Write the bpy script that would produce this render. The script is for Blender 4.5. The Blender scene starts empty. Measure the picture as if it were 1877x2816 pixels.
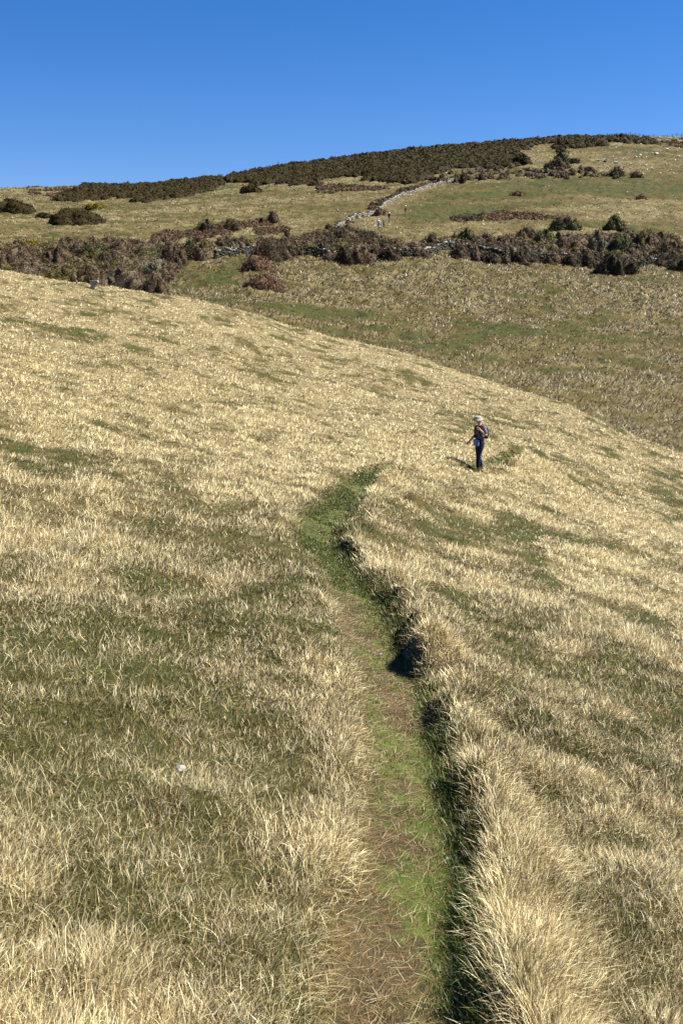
import bpy, bmesh, math
import numpy as np
from mathutils import Vector

# ------------------------------------------------------------------ camera
PITCH = math.radians(11.07)
F = 2850.0                      # focal length in photograph pixels (1877 x 2816)
W, H = 1877.0, 2816.0
scene = bpy.context.scene
cam_data = bpy.data.cameras.new('camera')
cam = bpy.data.objects.new('camera', cam_data)
scene.collection.objects.link(cam)
cam_data.sensor_fit = 'VERTICAL'
cam_data.sensor_height = 36.0
cam_data.lens = 36.0 * F / H
cam_data.clip_start = 0.05
cam_data.clip_end = 8000
cam.location = (0, 0, 0)
cam.rotation_euler = (math.radians(90) - PITCH, 0, 0)
scene.camera = cam

# ------------------------------------------------------------------ light
SUN_EL, SUN_AZ = math.radians(50), math.radians(84)     # azimuth clockwise from the view direction
world = bpy.data.worlds.new('World')
scene.world = world
world.use_nodes = True
wn = world.node_tree.nodes
wl = world.node_tree.links
sky = wn.new('ShaderNodeTexSky')
sky.sky_type = 'NISHITA'
sky.sun_disc = False
sky.sun_elevation = SUN_EL
sky.sun_rotation = SUN_AZ
sky.altitude = 0
sky.air_density = 0.85
sky.dust_density = 0.0
sky.ozone_density = 5.0
wn['Background'].inputs['Strength'].default_value = 0.051
hs = wn.new('ShaderNodeHueSaturation')
hs.inputs['Saturation'].default_value = 1.3
tn = wn.new('ShaderNodeMix')
tn.data_type = 'RGBA'; tn.blend_type = 'MULTIPLY'; tn.inputs[0].default_value = 1.0
tn.inputs[7].default_value = (0.98, 0.85, 1.0, 1.0)      # a deep polarised spring blue
wl.new(sky.outputs[0], hs.inputs['Color'])
wl.new(hs.outputs[0], tn.inputs[6])
wl.new(tn.outputs[2], wn['Background'].inputs['Color'])
sun_data = bpy.data.lights.new('sun', 'SUN')
sun_data.energy = 5.0
sun_data.angle = math.radians(0.5)
sun_data.color = (1.0, 0.965, 0.89)
sun = bpy.data.objects.new('sun', sun_data)
scene.collection.objects.link(sun)
sd = Vector((math.sin(SUN_AZ) * math.cos(SUN_EL), math.cos(SUN_AZ) * math.cos(SUN_EL), math.sin(SUN_EL)))
sun.rotation_euler = sd.to_track_quat('Z', 'Y').to_euler()
sun.location = sd * 60
vs = scene.view_settings
vs.view_transform = 'Standard'
vs.look = 'None'
vs.exposure = 1.45
vs.gamma = 1.0
scene.cycles.max_bounces = 6
scene.cycles.diffuse_bounces = 2
scene.cycles.transmission_bounces = 3
scene.cycles.use_adaptive_sampling = True
# ------------------------------------------------------------------ terrain as a height function
CP, SP = math.cos(PITCH), math.sin(PITCH)
rng = np.random.default_rng(7)

def ray(px, py):
    """photo pixel -> (x/Y, z/Y) of its ray, Y being the horizontal distance ahead"""
    v = (H / 2 - py) / F
    e = (v * CP - SP) / (CP + v * SP)
    return (px - W / 2) / F * (CP - e * SP), e

def e_of(py):
    v = (H / 2 - py) / F
    return (v * CP - SP) / (CP + v * SP)

def hash2(ix, iy, seed):
    h = (ix.astype(np.int64) * 374761393 + iy.astype(np.int64) * 668265263 + seed * 1274126177) & 0xffffffff
    h = ((h ^ (h >> 13)) * 1274126177) & 0xffffffff
    h = ((h ^ (h >> 16)) * 2246822519) & 0xffffffff
    return ((h ^ (h >> 15)) & 0xffff) / 65535.0

def vnoise(x, y, seed=0):
    ix, iy = np.floor(x), np.floor(y)
    fx, fy = x - ix, y - iy
    fx, fy = fx * fx * (3 - 2 * fx), fy * fy * (3 - 2 * fy)
    ix, iy = ix.astype(np.int64), iy.astype(np.int64)
    a, b = hash2(ix, iy, seed), hash2(ix + 1, iy, seed)
    c, d = hash2(ix, iy + 1, seed), hash2(ix + 1, iy + 1, seed)
    return (a + (b - a) * fx) + ((c + (d - c) * fx) - (a + (b - a) * fx)) * fy

def fbm(x, y, seed=0, n=4):
    s, a, t = 0.0, 1.0, 0.0
    for k in range(n):
        s = s + a * vnoise(x * 2 ** k + 17.3 * k, y * 2 ** k - 9.1 * k, seed + k)
        t += a
        a *= 0.55
    return s / t

def sstep(a, b, x):
    t = np.clip((x - a) / (b - a), 0, 1)
    return t * t * (3 - 2 * t)

# near spur: profile straight ahead, cross slope falling to the right
ZC_Y = np.array([-200, -40, -8, 0, 3, 6, 10, 16, 25, 34, 50, 75, 100, 130, 400])
ZC_Z = np.array([6, 0.5, -1.5, -1.95, -2.30, -2.70, -3.10, -3.6, -4.05, -4.35, -4.45, -4.35, -4.0, -3.6, 2.0])
_yy = np.linspace(-200, 400, 3001)
_zz = np.interp(_yy, ZC_Y, ZC_Z)
for _ in range(3):
    _k = np.ones(15) / 15
    _zz = np.convolve(np.pad(_zz, 7, mode='edge'), _k, mode='valid')
EDGE_U = np.array([-0.6, -0.33, -0.16, 0.0, 0.08, 0.16, 0.25, 0.33, 0.6])
EDGE_Y = np.array([105, 100, 100, 96, 88, 78, 70, 62, 50])

EDGE_PX = np.array([-600, 0, 130, 300, 450, 620, 900, 1149, 1336, 1548, 1710, 1877, 2400])
EDGE_PY = np.array([640, 740, 762, 787, 813, 845, 925, 982, 1044, 1105, 1176, 1250, 1480])

def z_spur0(x, y):
    z = np.interp(y, _yy, _zz)
    b = np.where(x < 0, 0.215 * np.tanh(x / 70.0) * 70.0, 0.235 * np.tanh(x / 90.0) * 90.0)
    return z - b

_eu = (EDGE_PX - W / 2) / F
_eD = np.interp(_eu, EDGE_U, EDGE_Y)
EDGE_DZ = e_of(EDGE_PY) * _eD - z_spur0(_eu * _eD, _eD) + 0.85

def z_spur(x, y):
    z = z_spur0(x, y)
    u = x / np.maximum(y, 8)
    D = np.interp(u, EDGE_U, EDGE_Y)
    z = z + np.interp(u, _eu, EDGE_DZ) * sstep(0, 1, (y - 14) / (D - 14)) * (y > 14)
    t = (y - D) / 7.0
    z = z - 0.30 * 7.0 * np.logaddexp(0, t)
    return z

# far hillside: columns of (distance, photograph row) measured along bearings
COLS = {
    -0.34: [(60, 1250), (90, 930), (110, 835), (125, 800), (140, 765), (155, 720), (175, 672), (200, 635), (250, 585), (320, 548), (390, 522), (430, 518)],
    -0.25: [(60, 1250), (90, 930), (108, 830), (122, 812), (140, 770), (155, 735), (175, 690), (200, 645), (250, 588), (320, 545), (390, 515), (430, 513)],
    -0.17: [(60, 1250), (90, 930), (105, 828), (118, 815), (135, 775), (155, 725), (175, 680), (200, 635), (250, 585), (320, 545), (380, 520), (430, 505)],
    -0.10: [(60, 1250), (88, 940), (103, 855), (115, 820), (130, 775), (150, 715), (170, 672), (200, 632), (250, 575), (320, 525), (380, 492), (430, 478)],
    0.00: [(60, 1250), (85, 1000), (100, 920), (112, 865), (128, 800), (145, 740), (160, 697), (180, 660), (213, 622), (250, 575), (300, 525), (360, 470), (430, 425)],
    0.08: [(60, 1250), (80, 1080), (95, 960), (110, 885), (128, 810), (145, 750), (160, 705), (180, 665), (213, 620), (250, 572), (290, 520), (330, 480), (430, 402)],
    0.17: [(60, 1250), (75, 1110), (90, 1000), (105, 910), (125, 825), (145, 755), (160, 718), (180, 678), (213, 620), (250, 565), (290, 508), (330, 465), (430, 377)],
    0.25: [(50, 1300), (68, 1200), (85, 1050), (105, 925), (125, 835), (145, 768), (160, 735), (180, 690), (213, 625), (250, 560), (290, 500), (330, 450), (400, 380), (430, 365)],
    0.34: [(45, 1340), (64, 1240), (80, 1110), (100, 965), (120, 865), (140, 785), (158, 742), (180, 695), (213, 630), (250, 572), (290, 505), (330, 455), (400, 392), (430, 374)],
}
GY = np.geomspace(40, 3500, 460)
GU = np.linspace(-0.42, 0.42, 85)
_cols, _us = [], sorted(COLS)
for u_ in _us:
    a = np.array(COLS[u_], float)
    Y_, Z_ = a[:, 0], e_of(a[:, 1]) * a[:, 0]
    Y_ = np.concatenate([Y_, [480, 600, 1000, 3500]])
    Z_ = np.concatenate([Z_, [Z_[-1] - 3.0, Z_[-1] - 16, Z_[-1] - 60, Z_[-1] - 150]])
    _cols.append(np.interp(GY, Y_, Z_))
_cols = np.array(_cols)
G2 = np.array([[np.interp(u, _us, _cols[:, j]) for j in range(len(GY))] for u in GU])

def _blur(a, axis, k):
    p = [(0, 0), (0, 0)]
    p[axis] = (k, k)
    b = np.pad(a, p, mode='edge')
    c = np.cumsum(b, axis=axis)
    c = np.insert(c, 0, 0, axis=axis)
    n = 2 * k + 1
    if axis == 0:
        return (c[n:] - c[:-n]) / n
    return (c[:, n:] - c[:, :-n]) / n
for _ in range(2):
    G2 = _blur(_blur(G2, 0, 3), 1, 3)

def z_far(x, y):
    r = np.hypot(x, y)
    Yd = np.maximum(y, 0.9 * r)
    u = np.clip(x / np.maximum(Yd, 1e-3), -0.419, 0.419)
    fi = (u - GU[0]) / (GU[1] - GU[0])
    fj = np.log(np.clip(Yd, 40, 3499) / 40) / (math.log(3500 / 40)) * (len(GY) - 1)
    i, j = np.clip(fi.astype(int), 0, len(GU) - 2), np.clip(fj.astype(int), 0, len(GY) - 2)
    a, b = fi - i, fj - j
    z = (G2[i, j] * (1 - a) + G2[i + 1, j] * a) * (1 - b) + (G2[i, j + 1] * (1 - a) + G2[i + 1, j + 1] * a) * b
    return z + np.where(Yd < 40, (Yd - 40) * 0.9, 0)

def z_base(x, y):
    x, y = np.asarray(x, float), np.asarray(y, float)
    a, b = z_spur(x, y), z_far(x, y)
    k = 0.6
    m = np.maximum(a, b)
    return m + k * np.log1p(np.exp(-np.abs(a - b) / k)) * sstep(25, 45, np.hypot(x, y))

def hit(px, py, f=None, y0=1.5, y1=900, n=900):
    """first place where the photo ray meets the ground -> x, y, z arrays (nan where it meets the sky)"""
    f = f or z_base
    px, py = np.atleast_1d(np.asarray(px, float)), np.atleast_1d(np.asarray(py, float))
    u, e = ray(px, py)
    Ys = np.geomspace(y0, y1, n)
    out = np.full(px.shape, np.nan)
    lo, hi = np.full(px.shape, np.nan), np.full(px.shape, np.nan)
    todo = np.ones(px.shape, bool)
    for k in range(1, n):
        idx = np.where(todo)[0]
        if not len(idx): break
        Y = Ys[k]
        under = e[idx] * Y < f(u[idx] * Y, np.full(len(idx), Y))
        h_ = idx[under]
        lo[h_], hi[h_] = Ys[k - 1], Y
        todo[h_] = False
    ok = ~np.isnan(lo)
    for _ in range(14):
        mid = (lo + hi) / 2
        m = np.where(ok, mid, 10.0)
        under = e * m < f(u * m, m)
        hi = np.where(under, mid, hi)
        lo = np.where(under, lo, mid)
    return u * hi, hi, e * hi
# ------------------------------------------------------------------ the path and the ground cover map
K = 1877.0 / 1568.0
def pts(*p):
    a = np.array(p, float) * K
    X, Y, Z = hit(a[:, 0], a[:, 1])
    ok = ~np.isnan(X)
    return np.stack([X[ok], Y[ok]], 1)

def smooth_line(p, n=6):
    """Catmull-Rom through the points"""
    p = np.vstack([2 * p[0] - p[1], p, 2 * p[-1] - p[-2]])
    out = []
    for i in range(1, len(p) - 2):
        for t in np.linspace(0, 1, n, endpoint=False):
            a, b, c, d = p[i - 1], p[i], p[i + 1], p[i + 2]
            out.append(0.5 * (2 * b + (c - a) * t + (2 * a - 5 * b + 4 * c - d) * t * t + (3 * b - a - 3 * c + d) * t ** 3))
    out.append(p[-2])
    return np.array(out)

def line_dist(x, y, line, reach=3.0):
    """distance to a polyline (signed: right of its direction is positive)"""
    d = np.full(x.shape, 1e3)
    s = np.ones(x.shape)
    m = (x > line[:, 0].min() - reach) & (x < line[:, 0].max() + reach) & (y > line[:, 1].min() - reach) & (y < line[:, 1].max() + reach)
    xs, ys = x[m], y[m]
    dm, sm = np.full(xs.shape, 1e3), np.ones(xs.shape)
    for (ax, ay), (bx, by) in zip(line[:-1], line[1:]):
        vx, vy = bx - ax, by - ay
        t = np.clip(((xs - ax) * vx + (ys - ay) * vy) / (vx * vx + vy * vy + 1e-9), 0, 1)
        ex, ey = xs - ax - t * vx, ys - ay - t * vy
        q = np.hypot(ex, ey)
        c = ex * vy - ey * vx
        k = q < dm
        dm[k] = q[k]
        sm[k] = np.where(c[k] > 0, 1, -1)
    d[m], s[m] = dm, sm
    return d, s

_pp = pts((935, 2340), (930, 2200), (945, 2000), (940, 1800), (925, 1700), (907, 1600), (868, 1500), (838, 1400),
          (778, 1300), (735, 1250), (738, 1200), (785, 1145), (838, 1100), (866, 1083), (930, 1074), (1010, 1074), (1100, 1078),
          (1165, 1056), (1196, 1040))
PATH = smooth_line(np.vstack([[_pp[0, 0] + 0.1, -6], [_pp[0, 0] + 0.03, 0.5], _pp]))

def path_sd(x, y):
    d, s = line_dist(x, y, PATH)
    wob = 0.12 * (fbm(x * 1.3, y * 1.3, 91, 3) - 0.5) * np.clip(y / 8, 0.5, 2)
    return (d * s + wob) / (1.0 + 0.28 * sstep(7, 17, y))

def z_ground(x, y, sd=None):
    x, y = np.asarray(x, float), np.asarray(y, float)
    sd = path_sd(x, y) if sd is None else sd
    r = np.hypot(x, y)
    z = z_base(x, y)
    far = sstep(60, 130, r)
    keep = sstep(0.2, 0.6, np.abs(sd))
    z = z + (fbm(x * 1.1, y * 1.1, 3, 4) - 0.5) * 0.24 * keep * (1 - far)
    z = z + (fbm(x * 0.25, y * 0.25, 5, 3) - 0.5) * 0.35 * sstep(0.3, 2.5, np.abs(sd)) * sstep(4, 12, r)
    z = z + (fbm(x * 0.5, y * 0.5, 15, 2) - 0.5) * 0.5 * sstep(35, 60, r) * (1 - far)
    # small terraces and tussock humps of the far hillside
    z = z + far * ((fbm(x * 0.09, y * 0.16, 8, 3) - 0.5) * 1.2 + (fbm(x * 0.7, y * 0.7, 12, 3) - 0.5) * 0.85 + (vnoise(x * 1.3, y * 1.1, 14) - 0.5) * 0.30)
    # worn groove, with the bank on its right
    near = sd < 90
    z = z - 0.09 * np.exp(-(sd / 0.26) ** 4) * near
    z = z + 0.19 * (0.15 + 1.5 * sstep(0.25, 0.75, fbm(x * 1.1, y * 0.9, 95, 2))) * sstep(0.25, 0.42, sd) * (1 - sstep(0.5, 1.8, sd)) * near
    z = z + 0.05 * sstep(0.22, 0.45, -sd) * (1 - sstep(0.6, 1.6, -sd)) * near
    return z

# strokes of turf or straw seen in the photograph: (value, half width in metres, strength, points)
STROKES = [
    # turf (short and green) on the near spur
    (0.15, 1.6, 0.7, [(60, 1560), (330, 1660), (560, 1700)]),
    (0.20, 1.1, 0.6, [(40, 1780), (300, 1800), (560, 1790)]),
    (0.20, 0.8, 0.6, [(0, 1470), (200, 1430), (380, 1380)]),
    (0.18, 1.6, 0.7, [(380, 1215), (520, 1255), (680, 1290)]),
    (0.28, 2.0, 0.7, [(250, 1115), (420, 1140), (600, 1165)]),
    (0.30, 0.3, 0.3, [(60, 2320), (350, 2240)]),
    (0.30, 0.4, 0.5, [(420, 2080), (600, 2140)]),
    (0.22, 0.9, 0.7, [(880, 1225), (1000, 1270), (1130, 1300)]),
    (0.22, 0.9, 0.7, [(1110, 1500), (1250, 1590), (1400, 1660)]),
    (0.35, 0.8, 0.6, [(1200, 1400), (1400, 1480), (1568, 1560)]),
    (0.35, 4.0, 0.35, [(0, 960), (250, 985), (450, 1010)]),
    (0.30, 3.5, 0.35, [(230, 900), (400, 925), (540, 960)]),
    (0.32, 4.5, 0.4, [(330, 790), (500, 835), (640, 850)]),
    (0.30, 4.0, 0.6, [(60, 760), (300, 800)]),
    (0.35, 2.0, 0.6, [(700, 935), (750, 940)]),
    (0.10, 1.3, 0.9, [(975, 877), (1005, 880)]),
    (0.10, 1.0, 0.9, [(890, 850), (905, 852)]),
    (0.12, 0.5, 0.9, [(1130, 1065), (1165, 1050), (1190, 1038)]),
    # pale straw on the near spur
    (1.0, 1.6, 0.9, [(20, 1270), (180, 1260), (360, 1290)]),
    (0.95, 1.2, 0.6, [(140, 1090), (60, 1060)]),
    (0.9, 0.9, 0.7, [(470, 1110), (490, 1090)]),
    (0.95, 0.28, 0.9, [(800, 1480), (815, 1560), (820, 1650), (790, 1900), (750, 2100)]),
    (1.0, 0.35, 1.0, [(1150, 2300), (1160, 2100), (1150, 1950), (1120, 1800), (1060, 1620), (980, 1480), (900, 1360), (830, 1270)]),
    (0.95, 1.2, 0.8, [(870, 1110), (930, 1150), (1000, 1130)]),
    (0.9, 3.0, 0.7, [(900, 1000), (1100, 1100), (1350, 1180), (1568, 1300)]),
    # middle meadow and valley
    (0.05, 2.6, 0.9, [(430, 660), (480, 635), (540, 610), (580, 595)]),
    (0.10, 2.0, 0.8, [(490, 665), (520, 640), (555, 625)]),
    (0.05, 2.4, 1.0, [(480, 695), (560, 705), (640, 712), (760, 722), (880, 727)]),
    (0.25, 3.0, 0.6, [(860, 690), (960, 680), (1040, 665)]),
    (0.30, 2.0, 0.4, [(640, 628), (800, 620), (900, 610)]),
    (0.15, 3.0, 0.7, [(1400, 640), (1568, 650)]),
    (0.15, 2.5, 0.8, [(1310, 775), (1430, 772), (1568, 785)]),
    (0.15, 2.5, 0.7, [(1150, 760), (1300, 778)]),
    (0.15, 2.5, 0.8, [(1290, 930), (1360, 915), (1460, 960), (1568, 930)]),
    (0.12, 3.0, 0.8, [(1000, 835), (1060, 850), (1110, 870)]),
    (0.95, 5.0, 0.7, [(1100, 650), (1250, 640), (1400, 680), (1540, 690)]),
    (0.85, 4.0, 0.6, [(900, 655), (1000, 640), (1050, 625)]),
    # upper green field of the walkers
    (0.10, 20.0, 0.9, [(850, 530), (930, 520), (1020, 500), (1120, 470), (1300, 440), (1500, 430)]),
    (0.14, 24.0, 0.85, [(960, 480), (1060, 455), (1200, 425), (1400, 420), (1560, 425)]),
    (0.15, 9.0, 0.8, [(1200, 500), (1300, 505), (1500, 515), (1568, 530)]),
    (0.85, 4.0, 0.8, [(1080, 467), (1180, 463), (1300, 452), (1380, 460)]),
    (0.8, 5.0, 0.7, [(1230, 480), (1350, 478), (1480, 465)]),
    (0.8, 4.0, 0.8, [(940, 540), (1050, 520), (1180, 505), (1320, 500)]),
    (0.85, 5.0, 0.9, [(800, 545), (840, 530), (880, 480), (930, 455), (990, 425)]),
    (0.75, 6.0, 0.7, [(1420, 500), (1500, 490), (1568, 480)]),
    (0.9, 8.0, 0.9, [(1210, 345), (1240, 355), (1230, 372)]),
    (0.26, 26.0, 0.7, [(1330, 350), (1440, 350), (1540, 370)]),
    # upper left hill
    (0.24, 22.0, 0.75, [(260, 470), (400, 455), (560, 450), (680, 460)]),
    (0.24, 11.0, 0.7, [(60, 530), (240, 535), (380, 520)]),
    (0.9, 2.0, 0.8, [(300, 490), (460, 478), (600, 463), (760, 455)]),
    (0.9, 1.8, 0.8, [(470, 442), (560, 448), (650, 462)]),
    (0.85, 3.0, 0.7, [(330, 560), (480, 548), (620, 528), (720, 510)]),
    (0.9, 5.0, 0.7, [(0, 440), (60, 435), (160, 425)]),
    (0.9, 5.0, 0.7, [(700, 415), (790, 405), (800, 412)]),
    (0.85, 5.0, 0.6, [(20, 555), (220, 560)]),
]
STROKES = [(v, w_, k_, smooth_line(pts(*p), 4) if len(p) > 2 else pts(*p)) for v, w_, k_, p in STROKES]
STROKES = [s for s in STROKES if len(s[3]) > 1]

def straw_map(x, y, sd):
    """0 = short green turf, 1 = deep bleached straw"""
    r = np.hypot(x, y)
    far = sstep(-1.0, 0.4, z_far(x, y) - z_spur(x, y)) * sstep(45, 60, r)
    # drifts of straw lie along the contour on the spur, across the slope beyond
    a = x * 0.5 + y * 0.25
    b = x * 0.25 - y * 0.5
    n1 = fbm(x * 0.50 + y * 0.12, y * 0.30 - x * 0.12, 21, 4)
    n2 = fbm(x * 1.5 + y * 0.3, y * 0.95 - x * 0.3, 31, 3)
    n3 = fbm(x * 0.05, y * 0.13, 41, 4)
    n4 = fbm(x * 0.30, y * 0.45, 51, 3)
    n5 = fbm(x * 3.3, y * 3.3, 37, 3)
    nn = 0.52 + 2.6 * (n1 - 0.5) + 2.2 * (n2 - 0.5) + 1.8 * (n5 - 0.5)
    nf = 0.68 + 1.3 * (n3 - 0.5) + 2.0 * (n4 - 0.5)
    nf = nf - 0.05 - 0.10 * (1 - sstep(100, 140, r))
    nn = nn - (0.05 + 0.14 * (sd < -0.7)) * (1 - sstep(8, 16, r)) + 0.38 * sstep(15, 36, r)
    base = nn * (1 - far) + nf * far
    jit = 0.6 + 0.8 * np.where(far > 0.5, n4, n2)
    for v, w_, k_, ln in STROKES:
        d, _ = line_dist(x, y, ln, w_ * 3)
        m = k_ * np.exp(-np.clip(d / (w_ * jit), 0, 8) ** 2)
        base = base * (1 - m) + (v + 0.5 * (base - 0.5)) * m
    base = np.clip(base, 0, 1)
    pathy = np.exp(-(sd / 0.27) ** 4)
    return base * (1 - pathy)

# ------------------------------------------------------------------ materials
def new_mat(name):
    m = bpy.data.materials.new(name)
    m.use_nodes = True
    nt = m.node_tree
    nt.nodes.clear()
    out = nt.nodes.new('ShaderNodeOutputMaterial')
    return m, nt, out

def attr_mat(name, translucency=0.0, rough=0.8, spec=0.2, noise=0.0, scale=3.0):
    """surface coloured by the mesh's own colour attribute"""
    m, nt, out = new_mat(name)
    at = nt.nodes.new('ShaderNodeAttribute')
    at.attribute_name = 'tint'
    col = at.outputs['Color']
    if noise:
        tx = nt.nodes.new('ShaderNodeTexNoise'); tx.inputs['Scale'].default_value = scale
        tx.inputs['Detail'].default_value = 6; tx.inputs['Roughness'].default_value = 0.7
        geo = nt.nodes.new('ShaderNodeNewGeometry')
        nt.links.new(geo.outputs['Position'], tx.inputs['Vector'])
        mr = nt.nodes.new('ShaderNodeMapRange')
        mr.inputs['From Min'].default_value = 0.3; mr.inputs['From Max'].default_value = 0.7
        mr.inputs['To Min'].default_value = 1 - noise; mr.inputs['To Max'].default_value = 1 + noise
        nt.links.new(tx.outputs['Fac'], mr.inputs['Value'])
        mx = nt.nodes.new('ShaderNodeVectorMath'); mx.operation = 'SCALE'
        nt.links.new(col, mx.inputs[0]); nt.links.new(mr.outputs[0], mx.inputs['Scale'])
        col = mx.outputs[0]
    p = nt.nodes.new('ShaderNodeBsdfPrincipled')
    p.inputs['Roughness'].default_value = rough
    p.inputs['Specular IOR Level'].default_value = spec
    nt.links.new(col, p.inputs['Base Color'])
    if noise:
        bp = nt.nodes.new('ShaderNodeBump'); bp.inputs['Strength'].default_value = 0.6; bp.inputs['Distance'].default_value = 0.05
        nt.links.new(tx.outputs['Fac'], bp.inputs['Height']); nt.links.new(bp.outputs[0], p.inputs['Normal'])
    if translucency:
        tr = nt.nodes.new('ShaderNodeBsdfTranslucent')
        nt.links.new(col, tr.inputs['Color'])
        ms = nt.nodes.new('ShaderNodeMixShader'); ms.inputs[0].default_value = translucency
        nt.links.new(p.outputs[0], ms.inputs[1]); nt.links.new(tr.outputs[0], ms.inputs[2])
        nt.links.new(ms.outputs[0], out.inputs['Surface'])
    else:
        nt.links.new(p.outputs[0], out.inputs['Surface'])
    return m

def plain_mat(name, rgb, rough=0.8, spec=0.3, noise=0.25, scale=20.0, bump=0.3):
    m, nt, out = new_mat(name)
    p = nt.nodes.new('ShaderNodeBsdfPrincipled')
    p.inputs['Roughness'].default_value = rough
    p.inputs['Specular IOR Level'].default_value = spec
    tc = nt.nodes.new('ShaderNodeTexCoord')
    tx = nt.nodes.new('ShaderNodeTexNoise'); tx.inputs['Scale'].default_value = scale; tx.inputs['Detail'].default_value = 5
    nt.links.new(tc.outputs['Object'], tx.inputs['Vector'])
    cr = nt.nodes.new('ShaderNodeValToRGB')
    cr.color_ramp.elements[0].position = 0.3; cr.color_ramp.elements[1].position = 0.7
    cr.color_ramp.elements[0].color = tuple(c * (1 - noise) for c in rgb) + (1,)
    cr.color_ramp.elements[1].color = tuple(min(1, c * (1 + noise)) for c in rgb) + (1,)
    nt.links.new(tx.outputs['Fac'], cr.inputs[0]); nt.links.new(cr.outputs[0], p.inputs['Base Color'])
    bp = nt.nodes.new('ShaderNodeBump'); bp.inputs['Strength'].default_value = bump; bp.inputs['Distance'].default_value = 0.02
    nt.links.new(tx.outputs['Fac'], bp.inputs['Height']); nt.links.new(bp.outputs[0], p.inputs['Normal'])
    nt.links.new(p.outputs[0], out.inputs['Surface'])
    return m

def np_mesh(name, co, faces, sizes, mat, tint=None, smooth=False, link=True, parent=None):
    """co (n,3); faces flat vertex indices; sizes loops per face; tint (n,3) linear"""
    me = bpy.data.meshes.new(name)
    me.vertices.add(len(co))
    me.vertices.foreach_set('co', np.ascontiguousarray(co, np.float32).ravel())
    me.loops.add(len(faces))
    me.loops.foreach_set('vertex_index', np.ascontiguousarray(faces, np.int32))
    me.polygons.add(len(sizes))
    st = np.zeros(len(sizes), np.int32)
    st[1:] = np.cumsum(sizes)[:-1]
    me.polygons.foreach_set('loop_start', st)
    if smooth:
        me.polygons.foreach_set('use_smooth', np.ones(len(sizes), bool))
    me.update(calc_edges=True)
    if tint is not None:
        a = me.color_attributes.new('tint', 'FLOAT_COLOR', 'POINT')
        c4 = np.ones((len(co), 4), np.float32)
        c4[:, :3] = np.asarray(tint) * 0.78
        a.data.foreach_set('color', c4.ravel())
    me.materials.append(mat)
    o = bpy.data.objects.new(name, me)
    if link:
        scene.collection.objects.link(o)
    if parent is not None:
        o.parent = parent
    return o

def tag(o, label=None, cat=None, group=None, kind=None):
    if label: o['label'] = label
    if cat: o['category'] = cat
    if group: o['group'] = group
    if kind: o['kind'] = kind
    return o

M_GROUND = attr_mat('turf_ground', 0, 0.95, 0.1, 0.35, 9.0)
M_GRASS = attr_mat('grass_blades', 0.12, 0.5, 0.3)
M_TWIG = attr_mat('scrub_twigs', 0.10, 0.85, 0.15)

# ------------------------------------------------------------------ the ground, one sheet out past the horizon
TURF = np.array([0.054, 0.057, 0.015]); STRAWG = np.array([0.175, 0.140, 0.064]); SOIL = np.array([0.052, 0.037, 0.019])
OLIVE = np.array([0.092, 0.070, 0.023]); THATCH_SHADE = np.array([0.062, 0.046, 0.016])  # thatch darkened to stand in for the shade between blades

def ground_colour(x, y, S, sd):
    r = np.hypot(x, y)
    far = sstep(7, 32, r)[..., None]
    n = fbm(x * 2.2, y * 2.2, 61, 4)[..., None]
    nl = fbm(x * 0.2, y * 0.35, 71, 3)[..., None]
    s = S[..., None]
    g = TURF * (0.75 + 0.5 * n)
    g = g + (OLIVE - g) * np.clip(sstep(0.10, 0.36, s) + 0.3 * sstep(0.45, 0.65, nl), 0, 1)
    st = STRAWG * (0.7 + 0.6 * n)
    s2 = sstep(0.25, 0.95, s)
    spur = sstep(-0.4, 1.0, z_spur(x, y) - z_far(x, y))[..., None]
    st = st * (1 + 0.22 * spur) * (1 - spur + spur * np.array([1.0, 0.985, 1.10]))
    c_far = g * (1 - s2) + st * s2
    nh = g * 0.9 * (1 - s) + THATCH_SHADE * (0.7 + 0.6 * n) * s
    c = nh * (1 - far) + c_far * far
    p = np.exp(-(sd / 0.24) ** 4)[..., None]
    bare = sstep(0.35, 0.65, 0.6 * fbm(x * 2.1 + 8, y * 1.1, 77, 3) + 0.4 * fbm(x * 9, y * 9, 78, 2) + 0.05 - 0.20 * sstep(9, 15, y) - 0.22 * sstep(0.05, 0.22, sd))[..., None]
    turf2 = np.array([0.060, 0.088, 0.014]) * (0.6 + 0.8 * n)
    pc = turf2 * (1 - bare) + SOIL * (0.6 + 0.9 * n) * bare
    return c * (1 - p) + pc * p

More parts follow.
